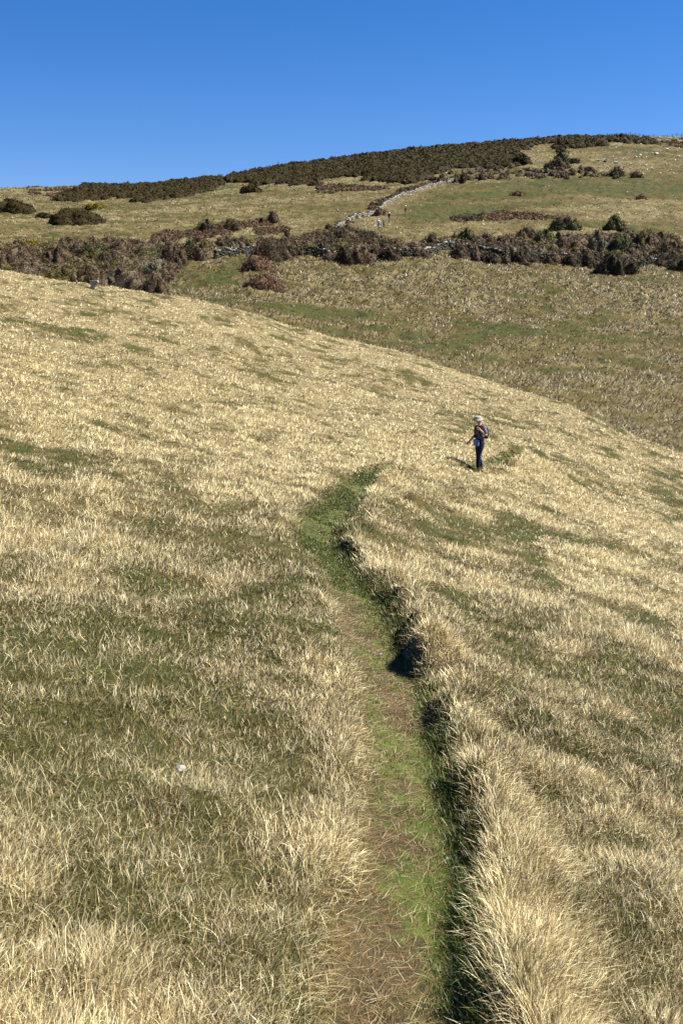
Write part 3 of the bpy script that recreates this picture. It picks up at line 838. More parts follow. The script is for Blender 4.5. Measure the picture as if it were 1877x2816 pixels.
BUSHES = [
    # name, px, base, w, h, kind, label, second colour, group
    ('hedge_bush', 40, 738, 120, 66, 'bare', 'wide bare brown bush at the left edge of the picture above the near slope', None, LEFT),
    ('gorse_bush', 84, 690, 52, 22, 'bloom', 'low olive gorse bush peeping over the thicket near the left edge', None, None),
    ('hedge_bush', 152, 735, 92, 80, 'bare', 'tall rounded bare bush crowned with yellowish gorse in the left thicket', 'olive', LEFT),
    ('hedge_bush', 205, 716, 54, 56, 'dark', 'narrow dark bush squeezed between the gorse crowned bush and the dark green dome', None, LEFT),
    ('hedge_bush', 248, 716, 92, 62, 'green', 'dark green dome shaped bush in the back row of the left thicket', 'bare', LEFT),
    ('hedge_bush', 330, 716, 92, 68, 'bare', 'brown bare bush with a rounded top behind the large pale front bush', None, LEFT),
    ('hedge_bush', 408, 716, 92, 58, 'bare', 'brown bush with green left flank at the back of the left thicket', 'green', LEFT),
    ('hedge_bush', 165, 785, 96, 72, 'olive', 'mossy olive green bush in front row of left thicket, above the fence post', None, LEFT),
    ('hedge_bush', 240, 797, 96, 88, 'bare', 'olive brown bush directly behind the pale stone pillar', 'olive', LEFT),
    ('hedge_bush', 332, 808, 134, 98, 'pale', 'largest pale grey brown bare bush at the front of the left thicket', None, LEFT),
    ('hedge_bush', 415, 818, 88, 78, 'bare', 'dark purple brown bush forming the right end of the left thicket', 'dark', LEFT),
    ('hedge_bush', 436, 760, 92, 64, 'grey', 'greyish twiggy bush above the right end of the left thicket', 'bare', LEFT),
    ('bramble_bush', 70, 772, 96, 30, 'pale', 'low grey bramble bush in the gap between thicket and near slope at far left', None, None),
    ('gorse_bush', 196, 617, 150, 36, 'gorse', 'large oval gorse bush alone on the grassy upper left slope', None, 'oval gorse bushes on the upper left slope'),
    ('gorse_bush', 256, 578, 54, 18, 'bloom', 'small bright yellow flowering gorse bush just above the large oval one', None, 'oval gorse bushes on the upper left slope'),
    ('gorse_bush', 119, 603, 48, 13, 'gorse', 'smallest flat dark gorse bush left of the large oval one', None, 'oval gorse bushes on the upper left slope'),
    ('gorse_bush', 28, 587, 116, 32, 'gorse', 'dark gorse bush cut by the left edge of the picture on the upper slope', None, 'oval gorse bushes on the upper left slope'),
    ('hedge_bush', 522, 722, 76, 64, 'green', 'dark green bush with arching sprays left of the ruined wall end', 'bare', None),
    ('hedge_bush', 476, 736, 74, 66, 'bare', 'bare brown bush between the left thicket and the dark green bush', None, None),
    ('hedge_bush', 566, 645, 42, 38, 'dark', 'dark round bush at the left end of the low hedge strip on the middle slope', None, None),
    ('hedge_bush', 640, 634, 46, 27, 'bare', 'brown bush in the middle of the low hedge strip on the middle slope', 'olive', None),
    ('hedge_bush', 719, 619, 18, 19, 'dark', 'small dark bush just left of the cone shaped one on the hedge strip', None, None),
    ('hedge_bush', 751, 615, 38, 27, 'bare', 'cone shaped bare bush at the right end of the hedge strip', None, None),
    ('hedge_bush', 788, 664, 24, 30, 'dark', 'small upright dark bush on the slope above the big bush by the gatepost', None, None),
    ('hedge_bush', 742, 722, 112, 50, 'dark', 'big dark bare bush right of the gatepost on the lower wall', 'bare', None),
    ('bramble_bush', 706, 746, 98, 36, 'red', 'reddish bramble mound at the foot of the big dark bush by the gatepost', None, None),
    ('bramble_bush', 728, 797, 114, 36, 'red', 'reddish oval bramble mound alone in the middle meadow', None, None),
    ('hedge_bush', 945, 724, 50, 44, 'dark', 'dark bush in front of the lower wall below the distant walkers', None, None),
    ('bramble_bush', 860, 513, 32, 10, 'dark', 'tiny dark bush under the gorse ridge left of the reddish scrub', None, None),
    ('gorse_bush', 690, 532, 58, 25, 'gorse', 'outlying gorse bush below the ridge gorse at picture centre left', None, None),
    ('hedge_bush', 985, 722, 52, 40, 'bare', 'dark brown bush right beside the dark one below the distant walkers', 'dark', None),
    ('hedge_bush', 1030, 714, 40, 30, 'dark', 'round brown bush in front of the lower wall, left of its bare stretch', None, None),
    ('hedge_bush', 1082, 714, 30, 22, 'bare', 'small brown bush touching the left end of the bare stretch of lower wall', None, None),
    ('hedge_bush', 1266, 712, 56, 25, 'dark', 'low dark bush below the raised stretch of lower wall', 'bare', RIGHT),
    ('hedge_bush', 1285, 668, 50, 34, 'green', 'dark green bush above the right end of the raised wall stretch', None, RIGHT),
    ('hedge_bush', 1372, 681, 28, 27, 'dark', 'small very dark bush in the middle of the right hedge bank', None, RIGHT),
    ('bramble_bush', 1044, 595, 42, 18, 'red', 'reddish bramble clump between the diagonal wall and the walkers', None, None),
    ('thorn_bush', 1272, 506, 20, 28, 'dark', 'thin dark thorn bush at the upper end of the diagonal wall', None, None),
    ('thorn_bush', 1322, 498, 16, 18, 'dark', 'small dark thorn right of the thin one below the ridge', None, None),
    ('hedge_bush', 1556, 634, 84, 36, 'bare', 'arching grey brown bush left of the lone dark tree', 'green', RIGHT),
    ('hedge_bush', 1500, 666, 58, 36, 'green', 'glossy dark green bush in the back row of the right hedge bank', None, RIGHT),
    ('hedge_bush', 1450, 656, 64, 29, 'bare', 'reddish brown bush left of the glossy dark green one', 'red', RIGHT),
    ('hedge_bush', 1645, 694, 58, 58, 'grey', 'pale grey lichen covered bush in the middle of the right hedge bank', None, RIGHT),
    ('hedge_bush', 1708, 708, 82, 58, 'green', 'broad dark green bush right of the pale grey one', 'dark', RIGHT),
    ('hedge_bush', 1842, 714, 92, 52, 'bare', 'large brown bush at the right edge of the picture behind the wall', 'olive', RIGHT),
    ('hedge_bush', 1850, 738, 104, 40, 'dark', 'dark bush in front of the wall at the right edge of the picture', 'bare', RIGHT),
    ('hedge_bush', 1680, 757, 80, 55, 'dark', 'round dark brown bush standing forward in the meadow below the hedge bank', None, RIGHT),
    ('hedge_bush', 1736, 753, 48, 28, 'dark', 'low dark bush touching the right side of the round forward one', None, RIGHT),
    ('hedge_bush', 1620, 734, 62, 37, 'bare', 'brown bush touching the left side of the round forward one', 'dark', RIGHT),
    ('hedge_bush', 1772, 684, 74, 42, 'olive', 'olive brown bush behind the broad dark green one', 'bare', RIGHT),
    ('hedge_bush', 1566, 694, 84, 38, 'bare', 'low brown bush left of the pale grey one in the hedge bank', None, RIGHT),
    ('hedge_bush', 1402, 716, 64, 36, 'grey', 'grey twiggy bush at the front of the hedge bank above the pale meadow', 'bare', RIGHT),
    ('hedge_bush', 1480, 718, 50, 26, 'grey', 'small grey twiggy bush right of the larger twiggy one at the bank foot', None, RIGHT),
    ('ridge_bush', 1543, 452, 46, 32, 'green', 'dark green bush standing in the gap below the ridge gorse', 'dark', None),
    ('ridge_bush', 1532, 465, 64, 28, 'dark', 'purple brown bush at the foot of the dark green ridge bush', 'bare', None),
    ('ridge_bush', 1540, 405, 26, 22, 'dark', 'dark bush on the ridge joining the gorse to the dark green bush', None, None),
    ('ridge_bush', 1697, 485, 46, 25, 'dark', 'dark bush below the scattered white rocks', None, None),
    ('ridge_bush', 1750, 490, 34, 14, 'dark', 'low dark bush at the right end of the scrub under the white rocks', None, None),
    ('ridge_bush', 1580, 449, 28, 13, 'dark', 'small dark bush left of the white rocks', None, None),
    ('gorse_bush', 1436, 458, 50, 25, 'gorse', 'gorse bush at the lower right corner of the ridge gorse beside the straw patch', None, None),
    ('bramble_bush', 1420, 536, 46, 10, 'red', 'flat reddish bramble patch on the upper green field', None, None),
    ('bramble_bush', 1762, 552, 36, 11, 'red', 'flat dark red bramble patch on the right of the upper green field', None, None),
]
for nm, px_, b_, w_, h_, k_, lab, sec, grp in BUSHES:
    bush(nm, px_, b_, w_, h_, k_, lab, sec, 'gorse bush' if nm == 'gorse_bush' else 'bush', group=grp)

def lone_tree():
    x, y = place(1690, 632)
    z0 = float(z_ground(np.array([x]), np.array([y]), np.array([100.0]))[0])
    m = y / F
    root = bpy.data.objects.new('thorn_tree', None)
    root.location = (x, y, z0)
    scene.collection.objects.link(root)
    tag(root, 'lone rounded dark green tree standing above the right hedge bank', 'tree')
    parts = []
    for (ox, oz, rx, h, k) in ((-0.5, 0.45, 1.7, 2.2, 'green'), (0.7, 0.3, 1.7, 1.8, 'green'), (0.0, 1.2, 1.2, 2.1, 'green'), (1.3, 0.2, 1.2, 1.2, 'dark'), (-1.4, 0.2, 1.1, 1.1, 'green')):
        SEED[0] += 1
        q = m * 20
        parts.append(bush_arrays(x + ox * q * 0.75, y + 0.4, rx * q * 0.6, rx * q * 0.6, h * q * 0.62, k, SEED[0], f=lambda a, b, o=oz: np.full(np.shape(a), z0 + 0.25 + o * q * 0.7), second='olive' if ox > 0 else None))
    c, f_, s, t = join_arrays(parts)
    np_mesh('crown', c - np.array([x, y, z0]), f_, s, M_TWIG, t, parent=root)
    bm = bmesh.new()
    for (bx, by, tx, ty, r0, r1, zz) in ((0, 0, 0.1, 0.05, 0.20, 0.12, 1.3), (-0.1, 0, -0.9, 0.1, 0.12, 0.05, 1.9), (0.1, 0, 0.9, 0.2, 0.12, 0.05, 1.8)):
        ring = []
        for k in range(6):
            t_ = k / 5
            rr = r0 + (r1 - r0) * t_
            cxk, cyk, czk = bx + (tx - bx) * t_ ** 1.3, by + (ty - by) * t_, -0.2 + (zz + 0.2) * t_
            ring.append([bm.verts.new((cxk + rr * math.cos(a), cyk + rr * math.sin(a), czk)) for a in np.linspace(0, 2 * np.pi, 7)[:-1]])
        for a_, b_ in zip(ring[:-1], ring[1:]):
            for j in range(6):
                bm.faces.new((a_[j], a_[(j + 1) % 6], b_[(j + 1) % 6], b_[j]))
    me = bpy.data.meshes.new('trunk'); bm.to_mesh(me); bm.free()
    me.materials.append(plain_mat('bark', (0.10, 0.08, 0.06), 0.9, 0.1))
    o = bpy.data.objects.new('trunk', me); scene.collection.objects.link(o); o.parent = root
lone_tree()

def in_poly(px, py, poly):
    c = np.zeros(px.shape, bool)
    n = len(poly)
    for i in range(n):
        x1, y1 = poly[i]; x2, y2 = poly[(i + 1) % n]
        k = ((y1 > py) != (y2 > py)) & (px < (x2 - x1) * (py - y1) / (y2 - y1 + 1e-9) + x1)
        c ^= k
    return c

def scrub(name, label, polys, kinds, rad, hgt, sx=11, sy=7, cat='scrub', f=z_far, y0=82, cover=1.8):
    lst = []
    for poly in polys:
        a = np.array(poly, float)
        gx, gy = np.meshgrid(np.arange(a[:, 0].min(), a[:, 0].max() + sx, sx), np.arange(a[:, 1].min(), a[:, 1].max() + sy, sy))
        gx = (gx + rng.uniform(-0.5, 0.5, gx.shape) * sx).ravel()
        gy = (gy + rng.uniform(-0.5, 0.5, gy.shape) * sy).ravel()
        k = in_poly(gx, gy, poly)
        gx, gy = gx[k], gy[k]
        X, Y, Z = hit(gx, gy + 4, f=f, y0=y0)
        for x, y in zip(X, Y):
            if math.isnan(x): continue
            SEED[0] += 1
            nn = float(fbm(np.array([x * 0.11]), np.array([y * 0.11]), 301, 2)[0])
            kd = kinds[int(np.clip((nn - 0.25) * 2 * len(kinds) + rng.normal(0, 0.5), 0, len(kinds) - 1))]
            r = rad * rng.uniform(0.6, 1.35)
            lst.append(bush_arrays(x, y, r, r, hgt * (rng.uniform(0.75, 1.05) if kd == 'gorse' else rng.uniform(0.55, 1.3)), kd, SEED[0], cover=cover))
    c, f_, s, t = join_arrays(lst)
    o = np_mesh(name, c, f_, s, M_TWIG, t)
    return tag(o, label, cat, kind='stuff')

GORSE = [
    [(150, 552), (230, 510), (287, 507), (351, 500), (415, 490), (500, 486), (500, 538), (383, 556), (373, 545), (338, 543), (287, 546), (236, 548), (191, 552)],
    [(460, 486), (524, 489), (562, 483), (613, 494), (600, 511), (568, 524), (505, 538), (460, 543)],
    [(622, 486), (651, 476), (715, 466), (960, 425), (960, 473), (938, 476), (859, 498), (804, 510), (763, 498), (737, 506), (702, 509), (696, 496), (632, 498)],
    [(960, 425), (1087, 402), (1211, 390), (1299, 387), (1436, 380), (1492, 368), (1554, 371), (1523, 387), (1486, 393), (1442, 405), (1420, 415), (1436, 433), (1446, 450), (1411, 456), (1299, 458), (1236, 461), (1211, 472), (1162, 484), (1130, 499), (1050, 497), (1006, 494), (1012, 481), (900, 483), (960, 473)],
    [(1525, 378), (1600, 374), (1650, 372), (1665, 399), (1633, 399), (1590, 405), (1560, 403), (1540, 412), (1525, 400)],
    [(1650, 374), (1700, 374), (1740, 376), (1785, 382), (1812, 392), (1765, 394), (1735, 392), (1690, 386), (1650, 386)],
]
scrub('gorse_scrub', 'dark olive gorse scrub running along the ridge under the sky', GORSE, ['gorse', 'gorse', 'gorse', 'gorse', 'gorse', 'gorse'], 2.3, 1.35, 8, 5, cover=0.9)
BARE = [
    [(1240, 470), (1300, 462), (1400, 460), (1530, 462), (1600, 457), (1650, 470), (1710, 484), (1700, 490), (1560, 488), (1480, 486), (1400, 487), (1300, 495), (1250, 500), (1220, 503), (1160, 501), (1180, 490)],
    [(900, 628), (960, 628), (1010, 643), (1080, 665), (1150, 682), (1160, 668), (1220, 655), (1300, 658), (1350, 645), (1420, 655), (1500, 655), (1560, 645), (1640, 645), (1700, 645), (1780, 645), (1877, 645), (1877, 722), (1800, 730), (1740, 732), (1700, 738), (1640, 732), (1600, 712), (1500, 710), (1400, 710), (1340, 700), (1240, 692), (1150, 692), (1060, 700), (960, 706), (900, 700)],
    [(560, 676), (620, 660), (700, 660), (780, 655), (860, 645), (900, 635), (900, 696), (840, 686), (760, 696), (700, 680), (640, 680), (590, 690), (560, 690)],
    [(0, 675), (180, 665), (300, 670), (470, 670), (500, 700), (470, 735), (440, 785), (400, 806), (300, 796), (200, 775), (120, 760), (0, 740)],
]
FRONT = [
    [(895, 712), (1085, 716), (1085, 706), (895, 704)], [(1250, 704), (1330, 712), (1475, 722), (1475, 712), (1330, 702), (1250, 696)],
    [(1505, 724), (1595, 730), (1595, 720), (1505, 716)], [(1655, 738), (1740, 745), (1740, 733), (1655, 728)], [(1145, 712), (1172, 710), (1172, 702), (1145, 704)],
    [(705, 702), (830, 706), (830, 694), (705, 690)], [(1835, 740), (1877, 742), (1877, 732), (1835, 732)]]
scrub('hedge_scrub', 'dark leafless scrub growing against the foot of the long lower wall', FRONT, ['dark', 'bare', 'dark', 'bare'], 1.0, 1.25, 12, 6)
scrub('bare_scrub', 'tangled leafless purple brown scrub filling the hedge bank and thicket', BARE, ['bare', 'bare', 'dark', 'pale', 'olive', 'pale'], 1.15, 1.0, 15, 10)
LOW = [
    [(560, 642), (600, 618), (720, 603), (740, 614), (640, 632), (600, 644)],
    [(400, 660), (440, 642), (560, 625), (640, 642), (560, 655), (500, 656)],
    [(700, 642), (720, 628), (790, 624), (790, 637), (740, 645)],
    [(925, 620), (960, 602), (1010, 584), (1020, 562), (1060, 542), (1100, 522), (1160, 503), (1230, 486), (1230, 492), (1120, 524), (1060, 554), (1020, 582), (970, 605), (935, 624)],
    [(868, 503), (940, 502), (1000, 507), (1060, 512), (1060, 520), (980, 520), (900, 530), (870, 525)],
    [(1230, 602), (1300, 587), (1400, 580), (1520, 594), (1530, 602), (1400, 603), (1300, 608)],
    [(82, 506), (112, 506), (108, 536), (86, 538)],
    [(128, 515), (150, 514), (225, 512), (200, 545), (150, 543), (128, 538)],
    [(1815, 385), (1877, 378), (1877, 410), (1850, 402)],
    [(75, 516), (90, 510), (130, 508), (140, 516)],
]
scrub('bramble_scrub', 'low purplish bramble scrub in strips and patches on the far slopes', LOW, ['red', 'bare', 'red', 'olive', 'dark'], 1.2, 0.6, 9, 5)
# ------------------------------------------------------------------ stone walls, posts, rocks
M_STONE = attr_mat('lichened_limestone', 0, 0.9, 0.2, 0.30, 9.0)
M_WOOD = plain_mat('weathered_wood', (0.30, 0.27, 0.22), 0.9, 0.1, 0.35, 14)
M_ROCK = plain_mat('white_limestone', (0.27, 0.255, 0.225), 0.9, 0.2, 0.18, 6, 0.6)

M_PALEROCK = plain_mat('bleached_limestone', (0.55, 0.53, 0.48), 0.9, 0.2, 0.15, 6, 0.5)

def gz(x, y, sd=None):
    x, y = np.atleast_1d(x), np.atleast_1d(y)
    return z_ground(x, y, np.full(x.shape, 100.0) if sd is None else None)

BOX = np.array([[-1, -1, -1], [1, -1, -1], [1, 1, -1], [-1, 1, -1], [-1, -1, 1], [1, -1, 1], [1, 1, 1], [-1, 1, 1]], float) * 0.5
BOXF = np.array([[0, 3, 2, 1], [4, 5, 6, 7], [0, 1, 5, 4], [1, 2, 6, 5], [2, 3, 7, 6], [3, 0, 4, 7]])

def stone_wall(label, pxline, height, thick, tone, cope_tone, dmin=82):
    a = np.array(pxline, float)
    X, Y, _ = hit(a[:, 0], a[:, 1], f=z_far, y0=dmin)
    line = smooth_line(np.stack([X, Y], 1), 5)
    seg = np.r_[0, np.cumsum(np.hypot(*np.diff(line, axis=0).T))]
    mid = line[len(line) // 2]
    o0 = np.array([mid[0], mid[1], float(gz(mid[0], mid[1])[0])])
    g = np.random.default_rng(int(seg[-1] * 10))
    def course(z_lo, z_hi, lmin, lmax, th, tones, gap=0.0):
        out, s = [], 0.0
        while s < seg[-1]:
            L = g.uniform(lmin, lmax)
            if g.random() >= gap:
                c = s + L / 2
                x, y = np.interp(c, seg, line[:, 0]), np.interp(c, seg, line[:, 1])
                x2, y2 = np.interp(c + 0.2, seg, line[:, 0]), np.interp(c + 0.2, seg, line[:, 1])
                an = math.atan2(y2 - y, x2 - x) + g.normal(0, 0.06)
                worn = 0.85 + 0.3 * float(vnoise(np.array([c * 0.22]), np.array([0.0]), 17)[0])
                b = BOX + g.normal(0, 0.07, BOX.shape)
                b = b * np.array([L * 0.97, th * g.uniform(0.8, 1.1), (z_hi - z_lo) * g.uniform(0.85, 1.15)])
                xr = b[:, 0] * math.cos(an) - b[:, 1] * math.sin(an)
                yr = b[:, 0] * math.sin(an) + b[:, 1] * math.cos(an)
                z = float(gz(x, y)[0]) + (z_lo + z_hi) / 2 * worn + b[:, 2] + g.normal(0, 0.015)
                co = np.stack([x + xr, y + yr, z], 1) - o0
                out.append((co, BOXF.ravel(), np.full(6, 4), np.tile(np.array(tones[g.integers(0, len(tones))]) * g.uniform(0.7, 1.2), (8, 1))))
            s += L
        return out
    n = max(3, int(round(height / 0.24)))
    body = []
    for k in range(n):
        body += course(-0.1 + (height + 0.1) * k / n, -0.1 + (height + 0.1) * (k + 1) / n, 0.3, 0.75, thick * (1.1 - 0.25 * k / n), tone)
    c, f_, s, t = join_arrays(body)
    root = bpy.data.objects.new('dry_stone_wall', None)
    scene.collection.objects.link(root)
    root.location = o0
    tag(root, label, 'wall')
    np_mesh('stonework', c, f_, s, M_STONE, t, parent=root)
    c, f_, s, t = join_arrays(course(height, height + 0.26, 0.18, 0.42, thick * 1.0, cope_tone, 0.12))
    np_mesh('coping', c, f_, s, M_STONE, t, parent=root)
    return line, root

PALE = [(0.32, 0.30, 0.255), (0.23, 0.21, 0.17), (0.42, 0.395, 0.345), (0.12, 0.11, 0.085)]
SHADED_FACE = [(0.055, 0.05, 0.04), (0.08, 0.075, 0.055), (0.04, 0.042, 0.026)]  # stone tones darkened for the shade and growth on the wall face
stone_wall('pale grey dry stone wall climbing diagonally to the ridge beside the distant walkers',
           [(1246, 499), (1180, 514), (1132, 532), (1100, 541), (1064, 562), (1036, 581), (1020, 592), (985, 602), (958, 612), (934, 627), (922, 636)], 0.5, 0.6, PALE, PALE)
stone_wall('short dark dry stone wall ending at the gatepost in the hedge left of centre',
           [(590, 711), (640, 702), (676, 696), (706, 692)], 0.95, 0.5, SHADED_FACE, [(0.16, 0.15, 0.115), (0.06, 0.055, 0.04), (0.28, 0.26, 0.21)])
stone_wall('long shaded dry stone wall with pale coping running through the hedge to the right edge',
           [(835, 704), (890, 706), (960, 712), (1030, 712), (1090, 713), (1140, 711), (1175, 703), (1245, 694), (1330, 706), (1420, 716), (1520, 722), (1600, 726), (1740, 737), (1830, 734), (1900, 740)], 0.95, 0.5, SHADED_FACE, [(0.42, 0.40, 0.34), (0.20, 0.19, 0.15), (0.07, 0.07, 0.05), (0.05, 0.05, 0.035)])

def box_bm(bm, cx, cy, cz, sx, sy, sz, jit=0.0, rot=0.0):
    g = rng
    vs_ = []
    for p in BOX:
        q = p * (sx, sy, sz) + g.normal(0, jit, 3)
        x = q[0] * math.cos(rot) - q[1] * math.sin(rot)
        y = q[0] * math.sin(rot) + q[1] * math.cos(rot)
        vs_.append(bm.verts.new((cx + x, cy + y, cz + q[2])))
    for f_ in BOXF:
        bm.faces.new([vs_[i] for i in f_])

def bm_obj(name, bm, mat, parent=None, bevel=0.0, smooth=False):
    me = bpy.data.meshes.new(name)
    bm.normal_update(); bm.to_mesh(me); bm.free()
    me.materials.append(mat)
    o = bpy.data.objects.new(name, me)
    scene.collection.objects.link(o)
    if parent is not None: o.parent = parent
    if smooth:
        for p in me.polygons: p.use_smooth = True
    if bevel:
        b = o.modifiers.new('bevel', 'BEVEL'); b.width = bevel; b.segments = 2
    return o

# stone pillar and wooden post on the brow of the near slope
def brow(px, top, base):
    X, Y, Z = hit([px], [base])
    u, e = ray(np.array([px]), np.array([top]))
    x, y = float(X[0]), float(Y[0])
    return x, y, float(e[0] * y), float(gz(x, y)[0])
x, yb, zt, zg = brow(258, 777, 797)
bm = bmesh.new()
hh = zt - zg
k = 0
zc_ = -0.1
while zc_ < hh - 0.12:
    hs = rng.uniform(0.14, 0.22)
    box_bm(bm, rng.normal(0, 0.012), 0, zc_ + hs / 2, 0.34 + rng.normal(0, 0.03), 0.34, hs * 0.96, 0.012, rng.normal(0, 0.08))
    zc_ += hs
o = bm_obj('stone_pillar', bm, plain_mat('pillar_stone', (0.30, 0.29, 0.25), 0.9, 0.2, 0.35, 5), None, 0.02)
o.location = (x, yb, zg)
tag(o, 'pale stone gate pillar standing against the left thicket on the brow', 'pillar')
bm = bmesh.new()
box_bm(bm, 0.06, 0, 0.07, 0.62, 0.42, 0.14, 0.02)
box_bm(bm, 0.30, 0, -0.02, 0.2, 0.3, 0.12, 0.02, 0.3)
c_ = bm_obj('cap_stone', bm, M_ROCK, o, 0.02)
c_.location = (0, 0, zc_)
x2, yb2, zt2, zg2 = brow(211, 771, 786)
bm = bmesh.new()
h2 = zt2 - zg2
box_bm(bm, 0, 0, h2 / 2 - 0.1, 0.11, 0.10, h2 + 0.2, 0.008)
box_bm(bm, 0.01, 0, h2 * 0.45, 0.14, 0.12, 0.05, 0.004)
o = bm_obj('fence_post', bm, M_WOOD, None, 0.008)
o.location = (x2, yb2, zg2)
tag(o, 'thin weathered wooden post left of the stone pillar on the brow', 'post')
# gatepost in the lower wall
gx, gy = place(679, 703)
bm = bmesh.new()
box_bm(bm, 0, 0, 0.75, 0.26, 0.22, 1.7, 0.02)
box_bm(bm, 0, 0, 1.62, 0.30, 0.26, 0.10, 0.02)
o = bm_obj('gate_post', bm, plain_mat('gatepost_stone', (0.30, 0.29, 0.25), 0.9, 0.2, 0.25, 6), None, 0.02)
o.location = (gx, gy - 0.6, float(gz(gx, gy - 0.6)[0]))
tag(o, 'upright pale stone gatepost in front of the short wall in the hedge', 'gatepost')

# skyline fence on the ridge at the right
def ridge_fence():
    root = bpy.data.objects.new('ridge_fence', None)
    scene.collection.objects.link(root)
    p = np.array([(1560, 0), (1640, 0), (1720, 0), (1800, 0), (1880, 0), (1960, 0)], float)
    us = (np.linspace(1560, 1960, 34) - W / 2) / F
    spots = []
    for u in us:
        Ys = np.linspace(380, 440, 121)
        e = z_base(u * Ys, Ys) / Ys
        Y = Ys[int(np.argmax(e))] + 2.0
        spots.append((u * Y, Y, float(gz(u * Y, Y)[0])))
    root.location = spots[len(spots) // 2]
    o0 = np.array(root.location)
    tag(root, 'thin post and wire fence along the skyline at the top right', 'fence')
    me = None
    for s_ in spots:
        if me is None:
            bm = bmesh.new(); box_bm(bm, 0, 0, 0.55, 0.16, 0.16, 1.5, 0.01)
            p0 = bm_obj('fence_post', bm, M_WOOD, root); me = p0.data
        else:
            p0 = bpy.data.objects.new('fence_post', me); scene.collection.objects.link(p0); p0.parent = root
        p0.location = np.array(s_) - o0
    bm = bmesh.new()
    for (a, b) in zip(spots[:-1], spots[1:]):
        for hh_ in (0.45, 0.8, 1.1):
            A, B = np.array(a) - o0 + (0, 0, hh_), np.array(b) - o0 + (0, 0, hh_)
            v = [bm.verts.new(A + (0, 0, 0.02)), bm.verts.new(A - (0, 0, 0.02)), bm.verts.new(B - (0, 0, 0.02)), bm.verts.new(B + (0, 0, 0.02))]
            bm.faces.new(v)
    bm_obj('wire', bm, M_WOOD, root)
ridge_fence()

def rock_mesh(name, seed, mat, sq=(1, 0.8, 0.55)):
    g = np.random.default_rng(seed)
    bm = bmesh.new()
    bmesh.ops.create_icosphere(bm, subdivisions=2, radius=0.5)
    pl = g.normal(0, 1, (7, 3)); pl /= np.linalg.norm(pl, axis=1)[:, None]
    for v in bm.verts:
        c = np.array(v.co)
        for q in pl:
            d = c @ q
            if d > 0.30: c = c - q * (d - 0.30) * 0.9
        c *= 1 + 0.08 * g.normal()
        v.co = c * sq
    me = bpy.data.meshes.new(name)
    bm.to_mesh(me); bm.free()
    me.materials.append(mat)
    return me

ROCKS = [(958, 270, 20), (1013, 273, 24), (965, 310, 14), (1085, 286, 22), (1120, 312, 16), (1226, 242, 20), (1257, 226, 16), (1190, 294, 9),
         (1451, 184, 16), (1375, 220, 22), (1085, 174, 12), (1062, 238, 9), (1105, 205, 7), (1131, 268, 10), (903, 367, 14), (1278, 362, 12),
         (1298, 254, 8), (1436, 290, 9), (1345, 216, 12), (1228, 208, 12), (1173, 206, 8), (952, 258, 9), (1190, 318, 10), (1402, 356, 7),
         (1480, 335, 9), (1538, 238, 8), (1074, 265, 8), (1507, 268, 7), (1300, 310, 6), (1254, 290, 8), (1525, 190, 9), (1575, 270, 8), (1345, 335, 6)]
rk = [rock_mesh('rock', 900 + i, M_PALEROCK) for i in range(5)]
for i, (cx_, cy_, sz_) in enumerate(ROCKS):
    px_, py_ = 1277 + cx_ * 0.3827, 340 + cy_ * 0.3827
    X, Y = place(px_, py_ + 2)
    if math.isnan(X): continue
    o = bpy.data.objects.new('rock', rk[i % 5])
    scene.collection.objects.link(o)
    s_ = max(sz_ * 0.3827 * Y / F * 1.7, 0.95)
    o.scale = (s_, s_, s_ * 0.9)
    o.rotation_euler = (0, 0, rng.uniform(0, 6.28))
    o.location = (X, Y, float(gz(X, Y)[0]) + s_ * 0.24 + 0.08)
    tag(o, {1: 'broadest white rock at the left of the scatter below the ridge', 8: 'white rock lying highest and alone toward the right of the scatter', 14: 'white rock lying lowest of the scatter beside the dark ridge scrub'}.get(i, 'small white limestone rock scattered on the grassy slope below the ridge'), 'rock', 'white rocks scattered below the ridge on the right')

def near_stone(name, px_, py_, size, label, group=None, seed=5, sq=(1, 0.8, 0.55), lift=0.14):
    X, Y, Z = hit([px_], [py_])
    X, Y = float(X[0]), float(Y[0])
    o = bpy.data.objects.new(name, rock_mesh(name, seed, M_ROCK, sq))
    scene.collection.objects.link(o)
    o.scale = (size,) * 3
    o.rotation_euler = (0, 0, seed * 0.7)
    o.location = (X, Y, float(z_ground(np.array([X]), np.array([Y]))[0]) + size * lift)
    return tag(o, label, 'stone', group)
near_stone('stone', 496, 2118, 0.095, 'white stone lying in the short grass left of the path', seed=11, lift=0.20, sq=(1, 0.7, 0.45))
near_stone('stone', 180, 2000, 0.03, 'tiny white stone in the grass near the left edge, above the larger one', seed=12, lift=0.5)
for i, (a, b) in enumerate([(870, 1509), (978, 1601), (943, 1425), (918, 1393), (1045, 1780)]):
    near_stone('pebble', a, b, 0.035 + 0.003 * i, ('white pebble on the path beside the dark grassy hollow at the bend', 'white pebble on the path just below the bend', 'white pebble on the green path above the bend',
               'farthest white pebble on the green part of the path', 'white pebble on the path beside the shaded bank, nearest of them')[i], 'white pebbles lying on the path', 20 + i, lift=0.5)

# ------------------------------------------------------------------ people
def cloth_mat(name, rgb):
    return plain_mat(name, rgb, 0.9, 0.1, 0.12, 30, 0.15)
SKIN = plain_mat('skin', (0.50, 0.27, 0.19), 0.55, 0.35, 0.06, 20, 0.05)

